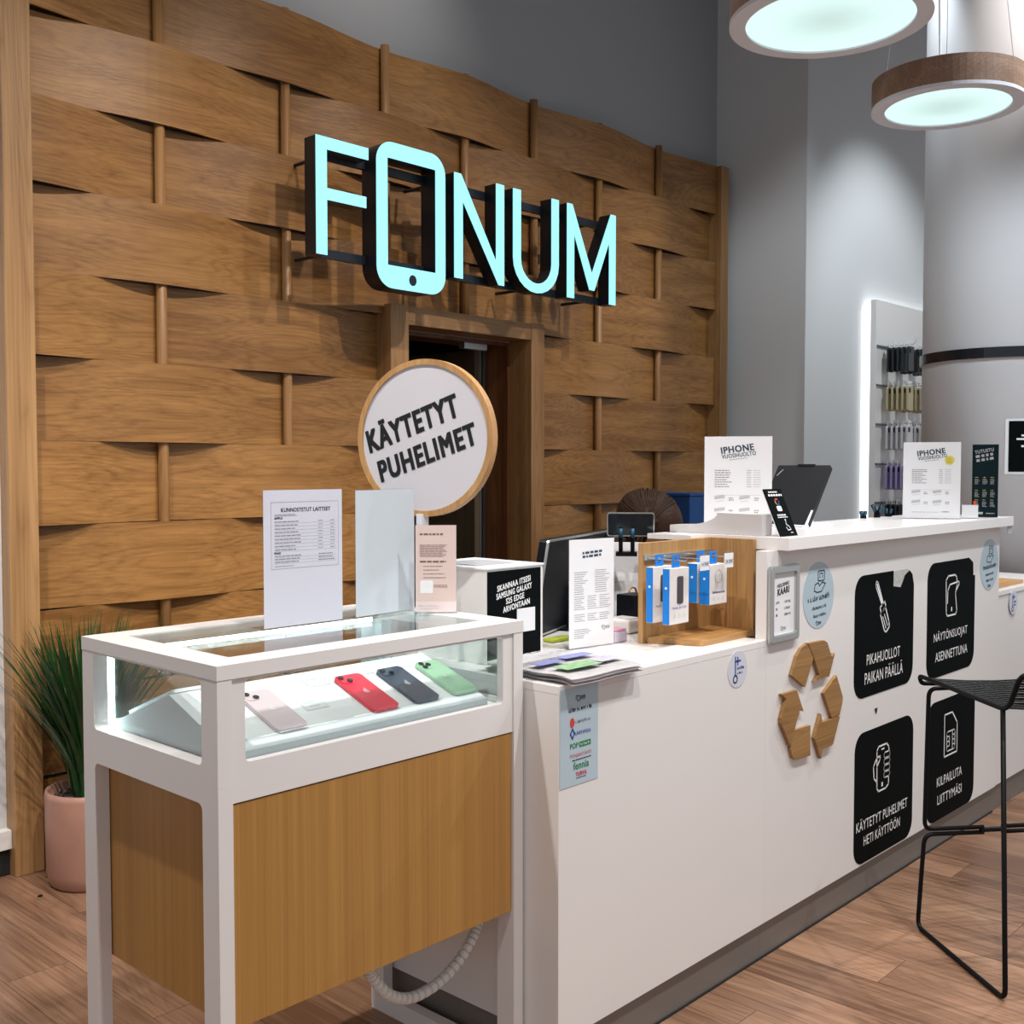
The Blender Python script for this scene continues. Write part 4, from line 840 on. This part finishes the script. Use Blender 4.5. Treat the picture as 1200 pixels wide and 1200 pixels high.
# small black leaning card
Pq = facing(2.815, 1.572, T, 268, 24)
t = thing('leaning_card', 'small black card with a coloured logo leaning on the counter top', 'sign', tuple(Pq.p(.045, 0))); bm = nb(); plate(bm, Pq, 0, .092, 0, .148, -.004, 0); finish('card', bm, M_decal, t)
bm = nb(); plate(bm, Pq, -.0005, .0925, -.0005, .1485, -.006, -.004); finish('backing', bm, M_paper, t)
bm = nb(); rows(bm, Pq, .018, .07, .140, .004, 1, .01, .1, .0008); rows(bm, Pq, .012, .085, .131, .006, 1, .01, .0, .0008); rows(bm, Pq, .022, .07, .068, .005, 1, .01, .1, .0008); rows(bm, Pq, .02, .075, .060, .0025, 1, .01, .1, .0008)
prism(bm, Pq, rrect(.034, .058, .078, .094, .004, 3), .0002, .0008); stroke(bm, Pq, [(.05, .05), (.056, .052), (.05, .036), (.062, .03), (.066, .02), (.05, .018), (.046, .028)], .0022, .0008); rows(bm, Pq, .06, .074, .012, .003, 1, .01, 0, .0008); finish('lettering', bm, M_wprint, t)
for k, (mm, a0, a1) in enumerate(((M_red, 60, 170), (M_yel, 170, 220), (M_green, 220, 300), (M_blue, 300, 370))):
    bm = nb(); stroke(bm, Pq, [(.046 + .009 * math.cos(math.radians(a)), .107 + .009 * math.sin(math.radians(a))) for a in [a0 + (a1 - a0) * i / 5 for i in range(6)]], .005, .0008); finish('logo_arc', bm, mm, t)
# dark laptop leaning on a white stand
lp = thing('laptop', 'closed dark laptop leaning back on a white stand behind the black card', 'laptop', (3.36, 1.86, T))
PLp = Pl((3.33, 1.905, T + .008), (0, -1, 0), Vector((.62, 0, .78)))
bm = nb(); prism(bm, PLp, rrect(-.055, .145, 0, .252, .006, 4), -.016, 0); finish('lid', bm, mat('laptop_black', (.016, .017, .021), .5, spec=.2), lp); bm = nb(); plate(bm, PLp, .02, .085, .246, .256, -.01, .0015); finish('camera_bump', bm, M_blk, lp)
bm = nb(); Lq = PLp.rot(-.043, .205, 60); rows(bm, Lq, 0, .03, .004, .004, 1, .01, 0, .0006); finish('embossed_mark', bm, M_lgrey, lp)
bm = nb(); prism(bm, Pl((0, 1.765, 0), (1, 0, 0), (0, 0, 1)), [(3.315, T + .0005), (3.335, T + .0005), (3.375, T + .05), (3.365, T + .055)], -.004, .003); prism(bm, Pl((0, 1.90, 0), (1, 0, 0), (0, 0, 1)), [(3.315, T + .0005), (3.335, T + .0005), (3.375, T + .05), (3.365, T + .055)], -.004, .003)
box(bm, 3.31, 3.52, 1.77, 1.90, T + .0005, T + .006); prism(bm, Pl((0, 1.84, 0), (1, 0, 0), (0, 0, 1)), [(3.44, T + .005), (3.50, T + .005), (3.465, T + .15), (3.455, T + .15)], -.01, .01); finish('stand', bm, M_paper, lp)
# brochure, small white card, clamps
Pbr = facing(4.385, 1.62, T, 200); t, s = acrylic('brochure', 'narrow dark green brochure in a clear holder near the pillar', Pbr, .098, .290, True, M_dkgreen, foot=.03, cat='brochure')
bm = nb(); Q = Pbr.rot(.015, .232, 10)
text('TUTUSTU', Q, 0, .068, .018, .031, M_lgrey, s, d=.0016, bold=.03)
for k in (1, 2): rows(bm, Q, .0, .068, .028 - k * .016, .010, 1, .01, .1, .0016)
for j, b in enumerate((.16, .11, .072)):
    for i in range(3): rows(bm, Pbr, .012 + i * .028, .03 + i * .028, b - .008, .002, 5, .0045, .4, .0016)
rows(bm, Pbr, .055, .085, .02, .004, 1, .01, 0, .0016); finish('small_print', bm, M_lgrey, s)
bm = nb()
for b in (.16, .11, .072):
    for i in range(3): rows(bm, Pbr, .013 + i * .028, .026 + i * .028, b, .003, 1, .01, .2, .0016)
finish('yellow_print', bm, M_yel, s); bm = nb(); plate_q(bm, Pbr, .008, .019, .048, .066, .0018); finish('red_print', bm, mat('red_tag', (.8, .08, .03), .5), s); mini_logo(Pbr, .014, .012, .014, M_wprint, s, .0018)
Pcd = facing(4.285, 1.62, T, 200); t, s = acrylic('small_card', 'small blank white card between the price sign and the brochure', Pcd, .062, .056, True, M_paper, foot=.03, cat='card')
clamp(4.045, 1.905, T, 205, .027, 'small blue phone clamp left of the light strip on the counter edge', .002); clamp(4.155, 1.90, T, 205, .05, 'open V shaped blue phone clamp on the rear counter edge', .012); clamp(4.262, 1.90, T, 205, .032, 'short blue phone clamp half behind the yellow dot sign', .004)

for o in list(bpy.data.objects):
    if o.name.split('.')[0] in ('small_print', 'lettering_rows', 'pictures', 'price_rows', 'prices', 'pictograms', 'print', 'headline_print', 'heading', 'yellow_print', 'dot_print'): o['kind'] = 'stuff'
# ================================================================== STOOL
st = thing('bar_stool', 'black wire bar stool with sled base in front of the counter', 'stool', (3.26, 1.01, 0))
O_ = Vector((3.237, 1.334, 0)); A = Vector((-.298, -.358, 0)); a_ = A.normalized(); p_ = Vector((.77, -.645, 0)).normalized(); SW = .46; SD = A.length
def S(a, p, z): return tuple(O_ + a_ * a + p_ * p + Vector((0, 0, z)))
RAD = .0068
for q, nm in ((0, 1), (SW, -1)):
    bm = nb(); tube(bm, rounded([S(.012, q + nm * .20, .292), S(.010, q + nm * .012, .292), S(0, q, 0.0072), S(SD, q, 0.0072), S(SD - .055, q + nm * .012, .762)], .03), RAD, 8); finish('leg', bm, M_wire, st, True)
    bm = nb(); tube(bm, rounded([S(.012, q + nm * .20, .308), S(.010, q + nm * .012, .308), S(.012, q + nm * .018, .735), S(.014, q + nm * .2, .738)], .025), RAD, 8); finish('upper_leg', bm, M_wire, st, True)
    bm = nb(); tube(bm, rounded([S(-.005, q + nm * .2, .742), S(-.02, q + nm * .01, .745), S(-.02, q + nm * .004, .768), S(.02, q + nm * .01, .766), S(SD - .055, q + nm * .012, .762), S(SD - .025, q + nm * .012, .775), S(SD + .01, q + nm * .02, .865), S(SD + .012, q + nm * .2, .872)], .028), RAD, 8); finish('seat_frame', bm, M_wire, st, True)
    for a in (.05, SD - .06): bx_ = nb(); tube(bx_, [S(a - .02, q, .004), S(a + .02, q, .004)], .004, 8); finish('glide', bx_, M_blk, st)
bm = nb(); tube(bm, [S(.012, .19, .300), S(.012, SW - .19, .300)], RAD * 1.2, 8); finish('footrest_joint', bm, M_wire, st)
for k in range(19):
    a = .005 + k * (SD - .065) / 18; bm = nb(); sag = .012
    tube(bm, [S(a, .012, .764), S(a, SW * .3, .764 - sag * .8), S(a, SW * .5, .764 - sag), S(a, SW * .7, .764 - sag * .8), S(a, SW - .012, .764)], .0026, 6); finish('seat_wire', bm, M_wire, st)
for k in range(6):
    f = (k + .5) / 6; a = SD - .03 + .037 * f; z = .776 + .085 * f; bm = nb(); tube(bm, [S(a, .014, z), S(a + .02, SW * .5, z), S(a, SW - .014, z)], .0026, 6); finish('back_wire', bm, M_wire, st)

# ================================================================== PLANT
pl = thing('potted_grass', 'tall green artificial grass in a terracotta pot by the oak post', 'plant', (1.722, 3.56, 0))
px, py = 1.722, 3.555
bm = nb(); lathe(bm, px, py, [(.128, 0), (.138, .012), (.146, .05), (.149, .30), (.146, .318), (.138, .320), (.134, .312), (.132, .285)], 48, True); finish('pot', bm, M_terra, pl, True)
bm = nb(); lathe(bm, px, py, [(.001, .292), (.06, .296), (.132, .286)], 32, False); finish('soil', bm, M_soil, pl)
bm = nb()
for k in range(70):
    a = random.uniform(0, 2 * PI); r = .125 * math.sqrt(random.random()); q = random.uniform(.004, .010)
    r_ = bmesh.ops.create_icosphere(bm, subdivisions=1, radius=q); bmesh.ops.translate(bm, vec=(px + r * math.cos(a), py + r * math.sin(a), .294), verts=r_['verts'])
o = finish('bark_chips', bm, mat('bark', (.10, .08, .07), .9, var=.7, vscale=70), pl); o['kind'] = 'stuff'
bm = nb()
for k in range(620):
    a = random.uniform(0, 2 * PI); r0 = .062 * math.sqrt(random.random()); L_ = random.uniform(.36, .64) if k % 3 else random.uniform(.25, .45); out = random.uniform(.04, .66) * (.5 + r0 / .062 * .6) * L_
    d = Vector((math.cos(a), math.sin(a), 0)); side = Vector((-d.y, d.x, 0)) * random.uniform(.006, .0125); b0 = Vector((px, py, .29)) + d * r0; prev = None; n = 5; tw = random.uniform(-.6, .6)
    for i in range(n + 1):
        t = i / n; p = b0 + d * out * t ** 1.8 + Vector((0, 0, L_ * t * (1 - .12 * t * (out / L_)))); p.y = min(p.y, 3.73); p.x = max(p.x, 1.30)
        if p.x < 1.66 and p.y > 3.70: p.y = 3.70
        wd = (1 - t) ** .6 if t > .25 else .75 + t
        sv = side * wd; cur = (bm.verts.new(p - sv), bm.verts.new(p + sv + d * tw * .003))
        if prev: bm.faces.new((prev[0], prev[1], cur[1], cur[0]))
        prev = cur
fo_ = finish('grass_blades', bm, M_leaf, pl); fo_['kind'] = 'stuff'
bm = nb(); r_ = bmesh.ops.create_icosphere(bm, subdivisions=2, radius=.006); bmesh.ops.scale(bm, vec=(1.4, 1, .6), verts=r_['verts']); bmesh.ops.translate(bm, vec=(1.529, 3.526, .0036), verts=r_['verts'])
tag(recenter(finish('bark_crumb', bm, M_blk), (1.529, 3.526, 0)), 'tiny black crumb on the floor before the pot', 'crumb')

# ================================================================== PERSON behind the counter
pe = thing('person', 'person with dark brown hair bending down behind the counter', 'person', (3.30, 2.42, 0))
def skin_body():
    V = [(3.33, 2.46, .56), (3.31, 2.45, .72), (3.27, 2.43, .92), (3.24, 2.41, 1.03), (3.20, 2.385, 1.10), (3.17, 2.365, 1.15),      # pelvis .. neck
         (3.32, 2.26, 1.00), (3.22, 2.14, .84), (3.08, 2.22, .78), (3.02, 2.25, .765),    # right arm
         (3.14, 2.56, 1.00), (3.02, 2.53, .84), (2.98, 2.38, .78), (2.97, 2.32, .765),    # left arm
         (3.28, 2.36, .54), (2.98, 2.28, .52), (3.00, 2.27, .10), (2.92, 2.24, .045),     # right leg
         (3.26, 2.56, .54), (2.98, 2.52, .52), (3.00, 2.52, .10), (2.92, 2.50, .045)]     # left leg
    E = [(0, 1), (1, 2), (2, 3), (3, 4), (4, 5), (3, 6), (6, 7), (7, 8), (8, 9), (3, 10), (10, 11), (11, 12), (12, 13), (0, 14), (14, 15), (15, 16), (16, 17), (0, 18), (18, 19), (19, 20), (20, 21)]
    R = [.135, .12, .125, .11, .055, .05, .058, .045, .034, .028, .058, .045, .034, .028, .09, .065, .045, .035, .09, .065, .045, .035]
    me = bpy.data.meshes.new('b'); me.from_pydata(V, E, []); o = bpy.data.objects.new('b', me); C.objects.link(o)
    md_ = o.modifiers.new('s', 'SKIN'); sv = me.skin_vertices[0].data
    for i, r in enumerate(R): sv[i].radius = (r, r)
    sv[0].use_root = True; ss = o.modifiers.new('u', 'SUBSURF'); ss.levels = 2
    bpy.context.view_layer.update(); m2 = bpy.data.meshes.new_from_object(o.evaluated_get(bpy.context.evaluated_depsgraph_get())); bpy.data.objects.remove(o); return m2
me = skin_body(); me.materials.clear(); link('body', me, M_shirt, pe, True)
HC = Vector((3.165, 2.285, 1.200)); fd = Vector((-.30, .42, -.86)).normalized(); rt = fd.cross(Vector((0, 0, 1))).normalized(); upv = rt.cross(fd)
def head_pts(bm, sx, sy, sz, shape=None, seg=24):
    r = bmesh.ops.create_uvsphere(bm, u_segments=seg, v_segments=16, radius=1)
    for v in r['verts']:
        c = v.co.copy(); x, y, z = c.x * sx, c.y * sy, c.z * sz            # x right, y forward, z up (head space)
        if shape: x, y, z = shape(c, x, y, z)
        v.co = HC + rt * x + fd * y + upv * z
    return r
def face(c, x, y, z):
    if c.z < 0: x *= 1 + .28 * c.z; y *= 1 + .1 * c.z
    if c.y > .75 and abs(c.x) < .25 and -.4 < c.z < .15: y += .022 * (1 - abs(c.x) / .25)
    if c.y > .6 and .05 < c.z < .3 and .2 < abs(c.x) < .6: y -= .008
    return x, y, z
bm = nb(); head_pts(bm, .073, .092, .112, face); hd = finish('head', bm, M_skin, pe, True)
for sx in (-1, 1):
    bm = nb(); r_ = bmesh.ops.create_uvsphere(bm, u_segments=10, v_segments=8, radius=.011); bmesh.ops.translate(bm, vec=HC + rt * sx * .03 + fd * .078 + upv * .008, verts=r_['verts']); finish('eye', bm, M_paper, hd, True)
    bm = nb(); r_ = bmesh.ops.create_uvsphere(bm, u_segments=10, v_segments=8, radius=.02); bmesh.ops.scale(bm, vec=(.5, .7, 1.3), verts=r_['verts']); bmesh.ops.translate(bm, vec=HC + rt * sx * .074 - upv * .008, verts=r_['verts']); finish('ear', bm, M_skin, hd, True)
bm = nb(); tube(bm, [tuple(HC + rt * x + fd * (.088 - abs(x) * .25) - upv * .05) for x in (-.022, -.01, 0, .01, .022)], .005, 6); finish('mouth', bm, mat('lips', (.45, .18, .16), .5), hd, True)
def hairf(c, x, y, z):
    n = noise.noise(Vector((c.x * 9, c.z * 2, c.y * 2))) * .006
    k = 1 + n / .1
    if c.y > .35 and c.z < .45: y -= .05 * (c.y - .35) / .65 * 1.6; k *= .93
    if c.z < -.2: x *= 1.06
    return x * k, (y - .012) * k, (z + .006) * k
bm = nb(); head_pts(bm, .088, .102, .118, hairf, 48); finish('hair', bm, M_hair, pe, True)
bm = nb()
for k in range(34):                                    # loose locks falling forward and down both sides
    sd = -1 if k % 2 else 1; f = random.random(); s0 = HC + rt * sd * .082 + fd * (-.05 + .09 * f) + upv * (.04 - .03 * f)
    e = s0 + rt * sd * random.uniform(.0, .03) + fd * random.uniform(.03, .09) - Vector((0, 0, 1)) * random.uniform(.06, .12)
    tube(bm, [tuple(s0), tuple((s0 + e) / 2 + rt * sd * .014), tuple(e)], .008, 6, rfun=lambda t: 1 - .8 * t)
for k in range(260):                                   # combed strands from the parting down both sides
    t = random.uniform(-.5, 3.3); sg_ = 1 if k % 2 else -1; P3 = []
    for i in range(9):
        ph = i / 8 * 1.75; wv = t + .12 * ph; c = Vector((math.sin(ph) * sg_, math.cos(ph) * -math.cos(wv), math.cos(ph) * math.sin(wv) - .08 * i / 8))
        P3.append(tuple(HC + (rt * c.x * .090 + fd * (c.y * .104 - .012) + upv * (c.z * .121 + .006)) * random.uniform(1.0, 1.015)))
    tube(bm, P3, .0030, 5, rfun=lambda t: 1 - .6 * t)
finish('hair_locks', bm, M_hair, pe, True)['kind'] = 'stuff'
for sx, wr_, dr in ((1, (3.02, 2.25, .765), Vector((-.9, .25, -.1))), (-1, (2.97, 2.32, .765), Vector((-.9, -.2, -.1)))):
    wv = Vector(wr_); dr.normalize(); sdv = Vector((0, 0, 1)).cross(dr).normalized(); bm = nb()
    tube(bm, [tuple(wv - dr * .02), tuple(wv + dr * .03), tuple(wv + dr * .07)], .026, 10, rfun=lambda t: (.9, 1.25, 1.2)[int(t * 2 + .01)])
    for k, ln in enumerate((.062, .072, .068, .052)):
        b = wv + dr * .07 + sdv * (-.024 + k * .016); tube(bm, [tuple(b), tuple(b + dr * ln * .45 + Vector((0, 0, .006))), tuple(b + dr * ln * .8 - Vector((0, 0, .008))), tuple(b + dr * ln - Vector((0, 0, .022)))], .0082, 8, rfun=lambda t: 1.05 - .3 * t)
    b = wv + dr * .02 - sdv * .026 * sx; tube(bm, [tuple(b), tuple(b - sdv * .02 * sx + dr * .025), tuple(b - sdv * .026 * sx + dr * .055)], .0095, 8, rfun=lambda t: 1.05 - .25 * t); finish('hand', bm, M_skin, pe, True)
so = thing('work_stool', 'dark round work stool under the person behind the counter', 'stool', (3.31, 2.46, 0))
bm = nb(); lathe(bm, 3.31, 2.46, [(.17, .36), (.18, .375), (.18, .41), (.16, .425)], 32); finish('seat', bm, M_blk, so, True); bm = nb(); tube(bm, [(3.31, 2.46, .03), (3.31, 2.46, .37)], .025, 12); finish('pole', bm, M_silver, so); bm = nb(); lathe(bm, 3.31, 2.46, [(.2, 0), (.2, .02), (.05, .04)], 32); finish('base', bm, M_silver, so)
# blue storage box on a dark low cabinet by the wall
ca = thing('low_cabinet', 'dark low cabinet against the woven wall behind the counter', 'cabinet', (4.75, 3.45, 0)); bx('carcass', mat('dark_cabinet', (.05, .04, .035), .5), ca, 4.45, 5.1, 3.1, 3.6, 0, 1.02, .003)
for k in range(2): d_ = bx('door', mat('dark_cabinet', (.05, .04, .035), .5), ca, 4.455 + k * .323, 4.77 + k * .323, 3.085, 3.10, .03, 1.0, .002); bx('handle', M_silver, d_, 4.74 + k * .07, 4.75 + k * .07, 3.07, 3.085, .6, .72)
bb_ = thing('storage_box', 'blue storage box on the dark cabinet behind the counter', 'box', (4.62, 3.2, 1.02)); bx('box', mat('box_blue', (.005, .06, .22), .5), bb_, 4.68, 4.90, 3.13, 3.40, 1.0205, 1.25, .004); bx('lid', mat('box_blue', (.005, .06, .22), .5), bb_, 4.675, 4.905, 3.125, 3.405, 1.25, 1.265, .003)
